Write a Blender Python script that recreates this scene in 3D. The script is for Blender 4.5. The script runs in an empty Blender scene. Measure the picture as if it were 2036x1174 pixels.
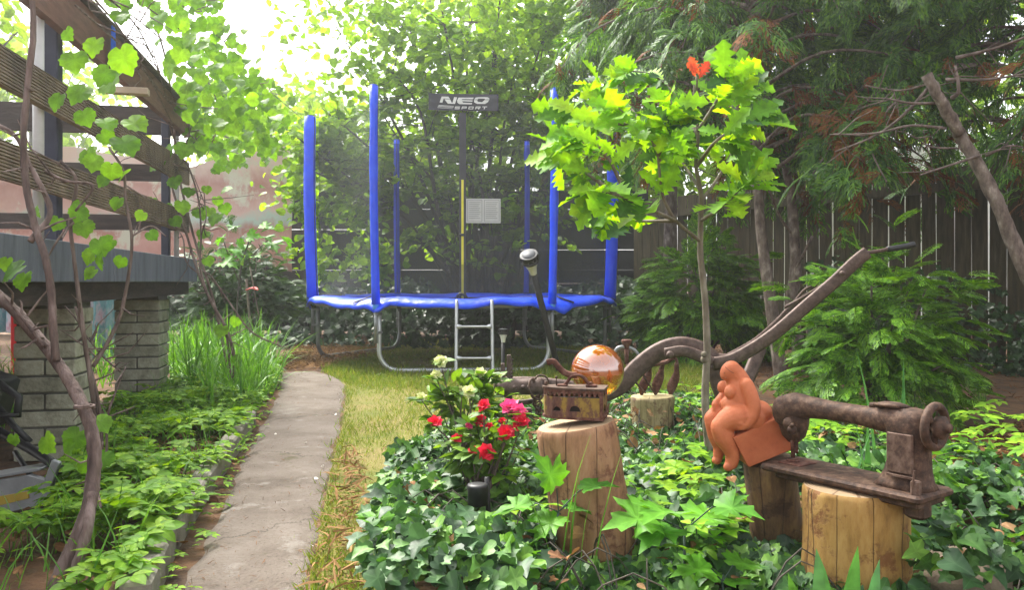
import bpy, math, random
import numpy as np
from mathutils import Vector, Matrix
R = math.radians
rng = np.random.default_rng(7)
random.seed(7)
S = bpy.context.scene
COL = S.collection

# ---------------------------------------------------------------- camera, sky, sun, exposure
F, CX, HY, EYE = 1610.0, 1018.0, 560.0, 0.80
cd = bpy.data.cameras.new('camera'); cam = bpy.data.objects.new('camera', cd); COL.objects.link(cam)
cam.location = (0, 0, EYE); cam.rotation_euler = (R(90), 0, 0)
cd.sensor_width = 36; cd.lens = 36 * F / 2036; cd.shift_y = (HY - 587) / 2036
cd.clip_end = 600; cd.clip_start = 0.05
cd.dof.use_dof = False
S.camera = cam
SUN_EL, SUN_AZ = 52.0, -38.0          # azimuth measured from +Y towards +X
w = bpy.data.worlds.new('World'); S.world = w; w.use_nodes = True
nt = w.node_tree; nt.nodes.clear()
sk = nt.nodes.new('ShaderNodeTexSky'); sk.sky_type = 'NISHITA'; sk.sun_disc = False
sk.sun_elevation = R(SUN_EL); sk.sun_rotation = R(SUN_AZ); sk.dust_density = 4.0; sk.air_density = 1.0
hs = nt.nodes.new('ShaderNodeHueSaturation'); hs.inputs['Saturation'].default_value = 0.18
bg = nt.nodes.new('ShaderNodeBackground'); bg.inputs[1].default_value = 0.15
wo = nt.nodes.new('ShaderNodeOutputWorld')
nt.links.new(sk.outputs[0], hs.inputs['Color']); nt.links.new(hs.outputs[0], bg.inputs[0]); nt.links.new(bg.outputs[0], wo.inputs[0])
sl = bpy.data.lights.new('sun', 'SUN'); sl.energy = 2.2; sl.angle = R(18); sl.color = (1, .95, .85)
so = bpy.data.objects.new('sun', sl); COL.objects.link(so)
sd = Vector((math.sin(R(SUN_AZ)) * math.cos(R(SUN_EL)), math.cos(R(SUN_AZ)) * math.cos(R(SUN_EL)), math.sin(R(SUN_EL))))
so.rotation_euler = sd.to_track_quat('Z', 'Y').to_euler(); so.location = sd * 30
S.view_settings.view_transform = 'Standard'; S.view_settings.look = 'None'
S.view_settings.exposure = 2.05; S.view_settings.gamma = 1.0
S.cycles.max_bounces = 8; S.cycles.diffuse_bounces = 4; S.cycles.glossy_bounces = 3
S.cycles.transmission_bounces = 6; S.cycles.transparent_max_bounces = 12
S.cycles.sample_clamp_indirect = 6; S.cycles.caustics_reflective = False; S.cycles.caustics_refractive = False

# ---------------------------------------------------------------- points in the place
def P(px, py, Y):
    """world point seen in direction (px,py) at distance Y"""
    return np.array(((px - CX) / F * Y, Y, EYE - (py - HY) / F * Y))
def G(px, py):
    Y = EYE * F / (py - HY)
    return np.array(((px - CX) / F * Y, Y, 0.0))

# ---------------------------------------------------------------- materials
def newmat(name):
    m = bpy.data.materials.new(name); m.use_nodes = True
    n = m.node_tree; n.nodes.clear()
    return m, n
def lk(n, a, b): n.links.new(a, b)
def nd(n, t, **kw):
    x = n.nodes.new(t)
    for k, v in kw.items(): setattr(x, k, v)
    return x
def c4(c): return (c[0], c[1], c[2], 1)
def ramp(n, stops):
    r = nd(n, 'ShaderNodeValToRGB'); e = r.color_ramp.elements
    while len(e) < len(stops): e.new(0.5)
    for i, (p, c) in enumerate(stops): e[i].position = p; e[i].color = c4(c)
    return r
def pm(name, stops, scale=6, rough=.7, bump=.3, bscale=None, metallic=0, stretch=(1, 1, 1), detail=6, spec=.4, rough2=None, coat=0, bdist=.01, nr=.62):
    """one principled material whose colour follows a noise through a colour ramp"""
    m, n = newmat(name)
    tc = nd(n, 'ShaderNodeTexCoord'); mp = nd(n, 'ShaderNodeMapping'); mp.inputs['Scale'].default_value = stretch
    lk(n, tc.outputs['Object'], mp.inputs[0])
    no = nd(n, 'ShaderNodeTexNoise'); no.inputs['Scale'].default_value = scale; no.inputs['Detail'].default_value = detail; no.inputs['Roughness'].default_value = nr
    lk(n, mp.outputs[0], no.inputs['Vector'])
    k = len(stops)
    if not isinstance(stops[0][0], (int, float)):
        stops = [(.3 + .4 * i / max(1, k - 1), c) for i, c in enumerate(stops)]
    rp = ramp(n, stops); lk(n, no.outputs['Fac'], rp.inputs[0])
    b = nd(n, 'ShaderNodeBsdfPrincipled'); o = nd(n, 'ShaderNodeOutputMaterial')
    lk(n, rp.outputs[0], b.inputs['Base Color'])
    b.inputs['Roughness'].default_value = rough; b.inputs['Metallic'].default_value = metallic
    b.inputs['Specular IOR Level'].default_value = spec; b.inputs['Coat Weight'].default_value = coat
    if rough2 is not None:
        mr = nd(n, 'ShaderNodeMapRange'); mr.inputs['To Min'].default_value = rough; mr.inputs['To Max'].default_value = rough2
        mr.inputs['From Min'].default_value = .3; mr.inputs['From Max'].default_value = .7
        lk(n, no.outputs['Fac'], mr.inputs[0]); lk(n, mr.outputs[0], b.inputs['Roughness'])
    if bump:
        n2 = nd(n, 'ShaderNodeTexNoise'); n2.inputs['Scale'].default_value = bscale or scale * 4; n2.inputs['Detail'].default_value = 5
        lk(n, mp.outputs[0], n2.inputs['Vector'])
        bu = nd(n, 'ShaderNodeBump'); bu.inputs['Strength'].default_value = bump; bu.inputs['Distance'].default_value = bdist
        lk(n, n2.outputs['Fac'], bu.inputs['Height']); lk(n, bu.outputs[0], b.inputs['Normal'])
    lk(n, b.outputs[0], o.inputs[0])
    return m
def leafmat(name, cols, trans=.42, rough=.42, tint=(1.5, 1.45, .5), spec=.45, vein=.8):
    """leaf: glossy reflecting face mixed with light let through; every leaf takes its own tone"""
    m, n = newmat(name)
    ge = nd(n, 'ShaderNodeNewGeometry')
    k = len(cols)
    rp = ramp(n, [(i / max(1, k - 1), c) for i, c in enumerate(cols)]); lk(n, ge.outputs['Random Per Island'], rp.inputs[0])
    tc = nd(n, 'ShaderNodeTexCoord'); no = nd(n, 'ShaderNodeTexNoise'); no.inputs['Scale'].default_value = 30; no.inputs['Detail'].default_value = 3
    lk(n, tc.outputs['Object'], no.inputs['Vector'])
    mr = nd(n, 'ShaderNodeMapRange'); mr.inputs['From Min'].default_value = .3; mr.inputs['From Max'].default_value = .7; mr.inputs['To Min'].default_value = .66; mr.inputs['To Max'].default_value = 1.28
    lk(n, no.outputs['Fac'], mr.inputs[0])
    vm = nd(n, 'ShaderNodeVectorMath', operation='SCALE'); lk(n, rp.outputs[0], vm.inputs[0]); lk(n, mr.outputs[0], vm.inputs['Scale'])
    va = nd(n, 'ShaderNodeAttribute', attribute_name='vein'); pw = nd(n, 'ShaderNodeMath', operation='POWER'); lk(n, va.outputs['Fac'], pw.inputs[0]); pw.inputs[1].default_value = 9
    ml = nd(n, 'ShaderNodeMath', operation='MULTIPLY'); lk(n, pw.outputs[0], ml.inputs[0]); ml.inputs[1].default_value = vein
    br = nd(n, 'ShaderNodeVectorMath', operation='MULTIPLY_ADD'); lk(n, vm.outputs[0], br.inputs[0]); br.inputs[1].default_value = (1.7, 1.5, 1.7); br.inputs[2].default_value = (.02, .03, .012)
    vx = nd(n, 'ShaderNodeMix', data_type='RGBA'); lk(n, ml.outputs[0], vx.inputs[0]); lk(n, vm.outputs[0], vx.inputs[6]); lk(n, br.outputs[0], vx.inputs[7])
    b = nd(n, 'ShaderNodeBsdfPrincipled'); b.inputs['Roughness'].default_value = rough; b.inputs['Specular IOR Level'].default_value = spec
    lk(n, vx.outputs[2], b.inputs['Base Color'])
    tm = nd(n, 'ShaderNodeVectorMath', operation='MULTIPLY'); lk(n, vm.outputs[0], tm.inputs[0]); tm.inputs[1].default_value = tint
    t = nd(n, 'ShaderNodeBsdfTranslucent'); lk(n, tm.outputs[0], t.inputs[0])
    mx = nd(n, 'ShaderNodeMixShader'); mx.inputs[0].default_value = trans
    lk(n, b.outputs[0], mx.inputs[1]); lk(n, t.outputs[0], mx.inputs[2])
    o = nd(n, 'ShaderNodeOutputMaterial'); lk(n, mx.outputs[0], o.inputs[0])
    return m

# ---------------------------------------------------------------- mesh builder
def nrm(v):
    v = np.asarray(v, float); l = np.linalg.norm(v, axis=-1, keepdims=True); l[l == 0] = 1
    return v / l
def frames(d, n):
    """matrices whose columns are side, axis (d), normal (near n)"""
    y = nrm(d); n = np.asarray(n, float)
    z = nrm(n - (n * y).sum(-1, keepdims=True) * y)
    x = np.cross(y, z)
    return np.stack([x, y, z], -1)
WORLD = {}
class MB:
    def __init__(s): s.V = []; s.A = []; s.n = 0; s.loops = []; s.tot = []; s.mi = []; s.cur = 0
    def mat(s, i): s.cur = i; return s
    def raw(s, V, F):
        V = np.asarray(V, float)
        s.V.append(V); s.A.append(np.zeros(len(V)))
        for f in F:
            s.loops.append(np.asarray(f, np.int64) + s.n); s.tot.append(np.array([len(f)])); s.mi.append(np.array([s.cur]))
        s.n += len(V); return s
    def inst(s, T, M, pos, size):
        """copies of template T = (verts, faces) under matrices M, positions pos and sizes"""
        V, Fc = T[:2]; k = len(pos)
        if k == 0: return s
        size = np.broadcast_to(np.asarray(size, float), (k,)) if np.ndim(size) < 2 else size
        L = V[None] * (size[:, None, None] if size.ndim == 1 else size[:, None, :])
        W = np.einsum('kij,knj->kni', M, L) + np.asarray(pos)[:, None, :]
        nv = len(V); fl = np.concatenate([np.asarray(f) for f in Fc]); ft = np.array([len(f) for f in Fc])
        s.V.append(W.reshape(-1, 3)); s.A.append(np.tile(T[2] if len(T) > 2 else np.zeros(nv), k))
        s.loops.append((fl[None] + (np.arange(k) * nv)[:, None] + s.n).reshape(-1))
        s.tot.append(np.tile(ft, k)); s.mi.append(np.full(k * len(ft), s.cur)); s.n += k * nv
        return s
    def box(s, c, size, rot=None, bev=0, taper=1):
        hx, hy, hz = np.array(size) / 2
        if bev:
            b = bev
            out = []
            for z, q in ((-hz, b), (-hz + b, 0), (hz - b, 0), (hz, b)):
                t = taper if z > 0 else 1
                x, y = (hx - q) * t, (hy - q) * t; e = b
                out += [(-x + e, -y, z), (x - e, -y, z), (x, -y + e, z), (x, y - e, z), (x - e, y, z), (-x + e, y, z), (-x, y - e, z), (-x, -y + e, z)]
            V = np.array(out)
            Fc = [list(range(7, -1, -1)), list(range(24, 32))]
            for r in range(3):
                for i in range(8): Fc.append([r * 8 + i, r * 8 + (i + 1) % 8, r * 8 + 8 + (i + 1) % 8, r * 8 + 8 + i])
        else:
            t = taper
            V = np.array([(-hx, -hy, -hz), (hx, -hy, -hz), (hx, hy, -hz), (-hx, hy, -hz), (-hx * t, -hy * t, hz), (hx * t, -hy * t, hz), (hx * t, hy * t, hz), (-hx * t, hy * t, hz)])
            Fc = [[3, 2, 1, 0], [4, 5, 6, 7], [0, 1, 5, 4], [1, 2, 6, 5], [2, 3, 7, 6], [3, 0, 4, 7]]
        if rot is not None: V = V @ np.asarray(rot).T
        return s.raw(V + np.asarray(c), Fc)
    def tube(s, pts, rad, n=8, cap=True, flat=None, up=(0, 0, 1), wob=0):
        pts = np.asarray(pts, float); k = len(pts); rad = np.broadcast_to(np.asarray(rad, float), (k,))
        t = np.gradient(pts, axis=0); t = nrm(t)
        up = np.asarray(up, float)
        if flat is None:
            u = np.cross(t[0], up); u = u if np.linalg.norm(u) > .05 else np.cross(t[0], (1, 0, 0))
        else: u = np.cross(t[0], up)
        u = nrm(u); rings = []
        a = np.linspace(0, 2 * math.pi, n, endpoint=False) + (math.pi / 4 if n == 4 else 0)
        for i in range(k):
            u = nrm(u - (u @ t[i]) * t[i]); v = np.cross(t[i], u)
            ra = rad[i] * (1 + (wob * rng.standard_normal(n) if wob else 0))
            fx, fy = flat if flat else (1, 1)
            rings.append(pts[i] + (np.cos(a) * ra * fx)[:, None] * u + (np.sin(a) * ra * fy)[:, None] * v)
        V = np.concatenate(rings); Fc = []
        for i in range(k - 1):
            for j in range(n): Fc.append([i * n + j, i * n + (j + 1) % n, (i + 1) * n + (j + 1) % n, (i + 1) * n + j])
        if cap: Fc += [list(range(n - 1, -1, -1)), list(range((k - 1) * n, k * n))]
        return s.raw(V, Fc)
    def lathe(s, prof, c, axis=(0, 0, 1), n=24, jit=0, cap=True):
        """prof: (radius, height) along the axis from c"""
        ax = nrm(np.asarray(axis, float)); u = np.cross(ax, (0, 1, 0)); u = u if np.linalg.norm(u) > .1 else np.cross(ax, (1, 0, 0)); u = nrm(u); v = np.cross(ax, u)
        a = np.linspace(0, 2 * math.pi, n, endpoint=False); j = 1 + jit * np.interp(a, np.linspace(0, 2 * math.pi, 9), np.r_[(q := rng.standard_normal(8)), q[0]])
        V = np.concatenate([np.asarray(c) + h * ax + (np.cos(a) * r * j)[:, None] * u + (np.sin(a) * r * j)[:, None] * v for r, h in prof]); Fc = []
        for i in range(len(prof) - 1):
            for q in range(n): Fc.append([i * n + q, i * n + (q + 1) % n, (i + 1) * n + (q + 1) % n, (i + 1) * n + q])
        if cap: Fc += [list(range(n - 1, -1, -1)), list(range((len(prof) - 1) * n, len(prof) * n))]
        return s.raw(V, Fc)
    def ball(s, c, r, n=12, m=8, rot=None):
        r = np.broadcast_to(np.asarray(r, float), (3,)); V = []
        for i in range(m + 1):
            th = math.pi * i / m
            for j in range(n):
                ph = 2 * math.pi * j / n; V.append((math.sin(th) * math.cos(ph), math.sin(th) * math.sin(ph), math.cos(th)))
        V = np.array(V) * r
        if rot is not None: V = V @ np.asarray(rot).T
        Fc = [[i * n + j, (i + 1) * n + j, (i + 1) * n + (j + 1) % n, i * n + (j + 1) % n] for i in range(m) for j in range(n)]
        return s.raw(V + np.asarray(c), Fc)
    def prism(s, poly, o, ex, ey, depth):
        """extrude a 2-D outline laid in axes ex, ey at o along their normal"""
        ex = np.asarray(ex, float); ey = np.asarray(ey, float); nz = np.cross(ex, ey); p = np.asarray(poly, float); k = len(p)
        A = np.asarray(o) + p[:, :1] * ex + p[:, 1:] * ey
        V = np.concatenate([A - nz * depth / 2, A + nz * depth / 2])
        Fc = [list(range(k - 1, -1, -1)), list(range(k, 2 * k))] + [[i, (i + 1) % k, k + (i + 1) % k, k + i] for i in range(k)]
        return s.raw(V, Fc)
    def grid(s, Pg):
        """sheet from an (a,b,3) array"""
        a, b = Pg.shape[:2]
        return s.raw(Pg.reshape(-1, 3), [[i * b + j, i * b + j + 1, (i + 1) * b + j + 1, (i + 1) * b + j] for i in range(a - 1) for j in range(b - 1)])
    def build(s, name, mats, parent=None, smooth=True, loc=None):
        V = np.concatenate(s.V); loops = np.concatenate(s.loops); tot = np.concatenate(s.tot); mi = np.concatenate(s.mi)
        off = WORLD.get(parent.name, np.zeros(3)) if parent else (np.zeros(3) if loc is None else np.asarray(loc, float))
        V = V - off
        me = bpy.data.meshes.new(name)
        me.vertices.add(len(V)); me.vertices.foreach_set('co', V.astype(np.float32).ravel())
        me.loops.add(len(loops)); me.loops.foreach_set('vertex_index', loops.astype(np.int32))
        me.polygons.add(len(tot)); st = np.concatenate([[0], np.cumsum(tot)[:-1]])
        me.polygons.foreach_set('loop_start', st.astype(np.int32)); me.polygons.foreach_set('loop_total', tot.astype(np.int32))
        for m in (mats if isinstance(mats, (list, tuple)) else [mats]): me.materials.append(m)
        me.polygons.foreach_set('material_index', mi.astype(np.int32))
        me.polygons.foreach_set('use_smooth', np.full(len(tot), bool(smooth)))
        at = np.concatenate(s.A)
        if at.any(): me.attributes.new('vein', 'FLOAT', 'POINT').data.foreach_set('value', at.astype(np.float32))
        me.update(calc_edges=True); me.validate()
        if smooth == 'auto': me.set_sharp_from_angle(angle=R(38))
        o = bpy.data.objects.new(name, me); COL.objects.link(o)
        if parent: o.parent = parent; WORLD[o.name] = off
        else: o.location = off; WORLD[o.name] = off
        return o
def tag(o, label=None, cat=None, group=None, kind=None):
    if label: o['label'] = label
    if cat: o['category'] = cat
    if group: o['group'] = group
    if kind: o['kind'] = kind
    return o
def thing(name, loc, label, cat, group=None):
    o = bpy.data.objects.new(name, None); COL.objects.link(o); o.location = loc; o.empty_display_size = .1
    WORLD[o.name] = np.asarray(loc, float)
    return tag(o, label, cat, group)
def smoothpath(pts, k=6):
    """Catmull-Rom through the points"""
    p = np.asarray(pts, float); p = np.concatenate([[2 * p[0] - p[1]], p, [2 * p[-1] - p[-2]]]); out = []
    for i in range(1, len(p) - 2):
        for t in np.linspace(0, 1, k, endpoint=False):
            out.append(.5 * ((2 * p[i]) + (-p[i - 1] + p[i + 1]) * t + (2 * p[i - 1] - 5 * p[i] + 4 * p[i + 1] - p[i + 2]) * t * t + (-p[i - 1] + 3 * p[i] - 3 * p[i + 1] + p[i + 2]) * t ** 3))
    out.append(p[-2]); return np.array(out)
def pxpath(l, k=5): return smoothpath([P(*q) for q in l], k)
def lerp(a, b, t): return np.asarray(a) + (np.asarray(b) - np.asarray(a)) * t
def inpoly(x, y, poly):
    poly = np.asarray(poly); c = np.zeros(len(x), bool); j = len(poly) - 1
    for i in range(len(poly)):
        xi, yi = poly[i][:2]; xj, yj = poly[j][:2]
        q = ((yi > y) != (yj > y)) & (x < (xj - xi) * (y - yi) / (yj - yi + 1e-12) + xi); c ^= q; j = i
    return c
def scatter(poly, n):
    poly = np.asarray(poly)[:, :2]; lo, hi = poly.min(0), poly.max(0); out = np.zeros((0, 2))
    while len(out) < n:
        q = rng.uniform(lo, hi, (n * 2, 2)); out = np.concatenate([out, q[inpoly(q[:, 0], q[:, 1], poly)]])
    return out[:n]
def lump(x, y, s=1.0, seed=0):
    """smooth 0..1 field used to make ground cover uneven"""
    r = np.random.default_rng(seed); v = 0
    for k in range(6):
        a = r.uniform(0, 6.28); f = r.uniform(1.2, 4.5) / s; v = v + np.sin((x * math.cos(a) + y * math.sin(a)) * f + r.uniform(0, 6.28))
    return np.clip(.5 + v / 6, 0, 1)

# ---------------------------------------------------------------- leaf templates (base at origin, +Y along the leaf, +Z up)
def fan(outline, cup=.12, fold=.1, veins=True):
    """outline points round a centre -> triangles, folded along the midrib and drooping at the tip"""
    o = np.asarray(outline, float); c = np.array([[0, .42]]); q = np.concatenate([c, o])
    z = fold * np.abs(q[:, 0]) * 1.2 - cup * (q[:, 1] - .3) ** 2 * 1.6 + .025 * np.sin(q[:, 0] * 17 + q[:, 1] * 13)
    k = len(o)
    dist = np.hypot(o[:, 0], o[:, 1] - .42); tip = (dist > np.roll(dist, 1)) & (dist >= np.roll(dist, -1)) if veins else np.zeros(k)
    tip = np.asarray(tip, float); tip[[0, -1]] = 1; tip[k // 2] = 1
    return np.column_stack([q, z]), [[0, 1 + i, 1 + (i + 1) % k] for i in range(k)], np.r_[1, tip]
def strip(widths, cup=.15, fold=.12, L=1.0):
    """leaf in two halves along a midrib; widths = (y, halfwidth)"""
    V = []; Fc = []
    for y, h in widths:
        zz = -cup * y * y
        V += [(-h, y * L, zz + fold * h * 2), (0, y * L, zz), (h, y * L, zz + fold * h * 2)]
    for i in range(len(widths) - 1):
        a = i * 3; Fc += [[a, a + 1, a + 4, a + 3], [a + 1, a + 2, a + 5, a + 4]]
    return np.array(V), Fc, np.tile([0., 1, 0], len(widths))
def mir(half):  # half outline from base to tip on +x -> closed loop
    h = [tuple(p) for p in half]; return h + [(-x, y) for x, y in reversed(h) if abs(x) > 1e-6]
T_OVATE = strip([(0, .02), (.15, .2), (.4, .3), (.65, .25), (.85, .12), (1, .0)])
T_ROUND = fan(mir([(0, .04), (.16, -.02), (.36, .12), (.45, .36), (.42, .6), (.27, .84), (.1, .95), (0, 1.06)]), .25, .1)
T_IVY = fan(mir([(0, .1), (.2, -.03), (.42, .02), (.46, .2), (.36, .32), (.56, .52), (.38, .58), (.22, .62), (.12, .85), (0, 1.0)]), .3, .14)
T_IVY2 = fan(mir([(0, .1), (.18, -.02), (.36, .02), (.47, .16), (.5, .32), (.44, .44), (.36, .52), (.28, .64), (.15, .82), (0, .98)]), .35, .16)
T_IVY3 = fan(mir([(0, .1), (.16, -.04), (.34, -.03), (.43, .12), (.40, .24), (.46, .4), (.35, .5), (.24, .56), (.16, .78), (0, 1.02)]), .22, .22)
T_GRAPE = fan(mir([(0, .12), (.12, -.04), (.3, -.02), (.42, .1), (.5, .18), (.49, .3), (.58, .42), (.52, .52), (.54, .64), (.42, .7), (.36, .82), (.22, .86), (.1, .97), (0, 1.06)]), .22, .1)
T_MAPLE = fan(mir([(0, .08), (.14, -.02), (.34, -.02), (.3, .08), (.62, .16), (.52, .26), (.66, .44), (.46, .44), (.5, .56), (.62, .74), (.42, .68), (.34, .62), (.2, .56), (.24, .72), (.3, .86), (.14, .88), (0, 1.12)]), .3, .16)
T_OAK = strip([(0, .02), (.1, .05), (.17, .15), (.23, .06), (.33, .25), (.405, .10), (.52, .34), (.595, .15), (.70, .31), (.775, .13), (.87, .21), (.93, .10), (1, .03)], .22, .14)
T_BLADE = strip([(0, .5), (.3, .5), (.6, .4), (.85, .2), (1, .02)], .0, .1)
def bentblade(bend, w=.03):
    V = []; Fc = []
    for i, t in enumerate((0, .25, .5, .75, 1)):
        a = bend * t; h = w * (1 - t ** 2.2) + .0015
        y = math.sin(a) / max(bend, .01) if bend else t; z = 0
        yy = (1 - math.cos(bend * t)) / bend; zz = math.sin(bend * t) / bend
        V += [(-h, yy, zz), (0, yy - h * .35, zz), (h, yy, zz)]
    for i in range(4):
        a = i * 3; Fc += [[a, a + 1, a + 4, a + 3], [a + 1, a + 2, a + 5, a + 4]]
    return np.array(V), Fc      # grows up +Z, bends towards +Y
def merge(parts):
    V = []; Fc = []; n = 0
    for v, f, t in parts: V.append(v); Fc += [[i + n for i in q] for q in f]; n += len(v)
    return np.concatenate(V), Fc, np.concatenate([t for *_, t in parts])
def xf(T, s, rz=0, t=(0, 0, 0), rx=0):
    m = Matrix.Rotation(rz, 3, 'Z') @ Matrix.Rotation(rx, 3, 'X')
    return (T[0] * s) @ np.array(m).T + np.array(t), T[1], T[2]
T_ELDER = merge([xf(T_OVATE, .6, R(0), (0, .35, 0)), xf(T_OVATE, .5, R(70), (-.03, .32, 0)), xf(T_OVATE, .5, R(-70), (.03, .32, 0)),
                 xf(T_OVATE, .42, R(112), (-.03, .2, .02)), xf(T_OVATE, .42, R(-112), (.03, .2, .02))])
def spray(seed, tiers=11, droop=.35):
    """flat feathery conifer spray with drooping fingers"""
    r = np.random.default_rng(seed); parts = []; V = []; Fc = []
    def finger(p, ang, L, w):
        n = len(V); d = np.array([math.sin(ang), math.cos(ang)]); s = np.array([d[1], -d[0]]) * w
        for t, k in ((0, .7), (.45, 1), (.8, .7), (1, .15)):
            q = p + d * L * t; zz = -droop * (q[1] ** 2 + .6 * q[0] ** 2) + r.uniform(-.012, .012)
            V.append((q[0] - s[0] * k, q[1] - s[1] * k, zz)); V.append((q[0] + s[0] * k, q[1] + s[1] * k, zz + .01))
        for i in range(3): Fc.append([n + 2 * i, n + 2 * i + 1, n + 2 * i + 3, n + 2 * i + 2])
    finger(np.array([0, 0.]), 0, 1.0, .022)
    for i in range(tiers):
        y = .06 + .86 * i / tiers
        for sg in (-1, 1):
            L = (.42 * math.sin(math.pi * (.18 + .74 * i / tiers))) * r.uniform(.75, 1.15); a = sg * R(r.uniform(38, 56)); p = np.array([0, y + .02 * sg])
            finger(p, a, L, .02)
            for k in (.35, .6, .82):
                q = p + np.array([math.sin(a), math.cos(a)]) * L * k
                finger(q, a - sg * R(38), L * .45 * (1.1 - k * .6), .018)
                if k < .7: finger(q, a + sg * R(34), L * .36, .017)
    return np.array(V), Fc
SPRAYS = [spray(1), spray(2, 9, .5), spray(3, 12, .22)]
def spray_lite(seed, tiers=7, droop=.4):
    r = np.random.default_rng(seed); V = []; Fc = []
    def finger(p, ang, L, w):
        n = len(V); d = np.array([math.sin(ang), math.cos(ang)]); s = np.array([d[1], -d[0]]) * w
        for t, k in ((0, .6), (.55, 1), (1, .1)):
            q = p + d * L * t; zz = -droop * (q[1] ** 2 + .6 * q[0] ** 2) + r.uniform(-.015, .015)
            V.append((q[0] - s[0] * k, q[1] - s[1] * k, zz)); V.append((q[0] + s[0] * k, q[1] + s[1] * k, zz + .012))
        for i in range(2): Fc.append([n + 2 * i, n + 2 * i + 1, n + 2 * i + 3, n + 2 * i + 2])
    finger(np.array([0, 0.]), 0, 1.0, .028)
    for i in range(tiers):
        y = .06 + .86 * i / tiers
        for sg in (-1, 1):
            L = (.42 * math.sin(math.pi * (.18 + .74 * i / tiers))) * r.uniform(.75, 1.15); a = sg * R(r.uniform(36, 54)); p = np.array([0, y + .03 * sg])
            finger(p, a, L, .026)
            for k in (.4, .75): finger(p + np.array([math.sin(a), math.cos(a)]) * L * k, a - sg * R(36), L * .42, .024)
    return np.array(V), Fc
SPRL = [spray_lite(5), spray_lite(6, 6, .6)]
def leaves(mb, T, pos, axis, normal, size, jn=.5, ja=.5):
    """scatter leaf templates (one or a list) at pos with jittered axis and normal"""
    k = len(pos); a = nrm(np.broadcast_to(axis, (k, 3)) + ja * rng.standard_normal((k, 3))); nn = np.broadcast_to(normal, (k, 3)) + jn * rng.standard_normal((k, 3))
    M = frames(a, nn); Ts = T if isinstance(T, list) else [T]; w = rng.integers(0, len(Ts), k); size = np.broadcast_to(size, (k,))
    for i, t in enumerate(Ts):
        q = w == i; mb.inst(t, M[q], pos[q], size[q])
# ---------------------------------------------------------------- materials used
M = {}
M['soil'] = pm('soil', [(.3, (.035, .022, .014)), (.45, (.085, .048, .026)), (.56, (.15, .075, .035)), (.7, (.06, .05, .025))], 5, .95, .8, 60, detail=10)
M['lawn'] = pm('lawn', [(.3, (.085, .11, .016)), (.45, (.15, .145, .024)), (.6, (.20, .155, .05)), (.75, (.11, .125, .02))], 2.2, .95, .8, 90, detail=9)
def pathmat():
    m, n = newmat('path_concrete')
    tc = nd(n, 'ShaderNodeTexCoord')
    def noise(sc, det, ro=.6):
        x = nd(n, 'ShaderNodeTexNoise'); x.inputs['Scale'].default_value = sc; x.inputs['Detail'].default_value = det; x.inputs['Roughness'].default_value = ro; lk(n, tc.outputs['Object'], x.inputs['Vector']); return x
    n1, n2, n3, n4 = noise(2.6, 12, .68), noise(5.5, 9, .7), noise(90, 4), noise(3.7, 10, .72)
    r1 = ramp(n, [(.30, (.095, .074, .058)), (.45, (.155, .126, .103)), (.58, (.195, .163, .136)), (.72, (.23, .20, .17))]); lk(n, n1.outputs['Fac'], r1.inputs[0])
    def over(base, fac, stops, col):
        r = ramp(n, stops); lk(n, fac, r.inputs[0]); x = nd(n, 'ShaderNodeMix', data_type='RGBA'); lk(n, r.outputs[0], x.inputs[0]); lk(n, base, x.inputs[6]); x.inputs[7].default_value = c4(col); return x.outputs[2]
    k = over(r1.outputs[0], n2.outputs['Fac'], [(.58, (0, 0, 0)), (.64, (.75, .75, .75))], (.25, .225, .195))
    k = over(k, n4.outputs['Fac'], [(.60, (0, 0, 0)), (.66, (.7, .7, .7))], (.075, .07, .022))
    k = over(k, n3.outputs['Fac'], [(.60, (0, 0, 0)), (.7, (.6, .6, .6))], (.045, .033, .025))
    vo = nd(n, 'ShaderNodeTexVoronoi', feature='DISTANCE_TO_EDGE'); vo.inputs['Scale'].default_value = .95; ad = nd(n, 'ShaderNodeVectorMath', operation='MULTIPLY_ADD'); lk(n, n4.outputs['Color'], ad.inputs[0]); ad.inputs[1].default_value = (.35, .35, .35); lk(n, tc.outputs['Object'], ad.inputs[2]); lk(n, ad.outputs[0], vo.inputs['Vector'])
    k = over(k, vo.outputs['Distance'], [(0, (.8, .8, .8)), (.007, (0, 0, 0))], (.03, .024, .018))
    p = nd(n, 'ShaderNodeBsdfPrincipled'); p.inputs['Roughness'].default_value = .92; p.inputs['Specular IOR Level'].default_value = .2; lk(n, k, p.inputs['Base Color'])
    bu = nd(n, 'ShaderNodeBump'); bu.inputs['Strength'].default_value = .9; bu.inputs['Distance'].default_value = .012; lk(n, n3.outputs['Fac'], bu.inputs['Height']); lk(n, bu.outputs[0], p.inputs['Normal'])
    o = nd(n, 'ShaderNodeOutputMaterial'); lk(n, p.outputs[0], o.inputs[0]); return m
M['path'] = pathmat()
M['kerb'] = pm('kerb', [(.25, (.07, .065, .045)), (.5, (.18, .165, .13)), (.75, (.27, .25, .21))], 7, .92, .6, 50, detail=9)
M['brick'] = pm('brick', [(.3, (.16, .155, .11)), (.5, (.30, .29, .215)), (.66, (.38, .37, .29)), (.75, (.22, .21, .16))], 13, .88, .6, 60, nr=.72)
n_ = M['brick'].node_tree; pb_ = n_.nodes['Principled BSDF']; src = pb_.inputs['Base Color'].links[0].from_socket
ge_ = nd(n_, 'ShaderNodeNewGeometry'); mr_ = nd(n_, 'ShaderNodeMapRange'); mr_.inputs['To Min'].default_value = .72; mr_.inputs['To Max'].default_value = 1.12; lk(n_, ge_.outputs['Random Per Island'], mr_.inputs[0])
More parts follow.
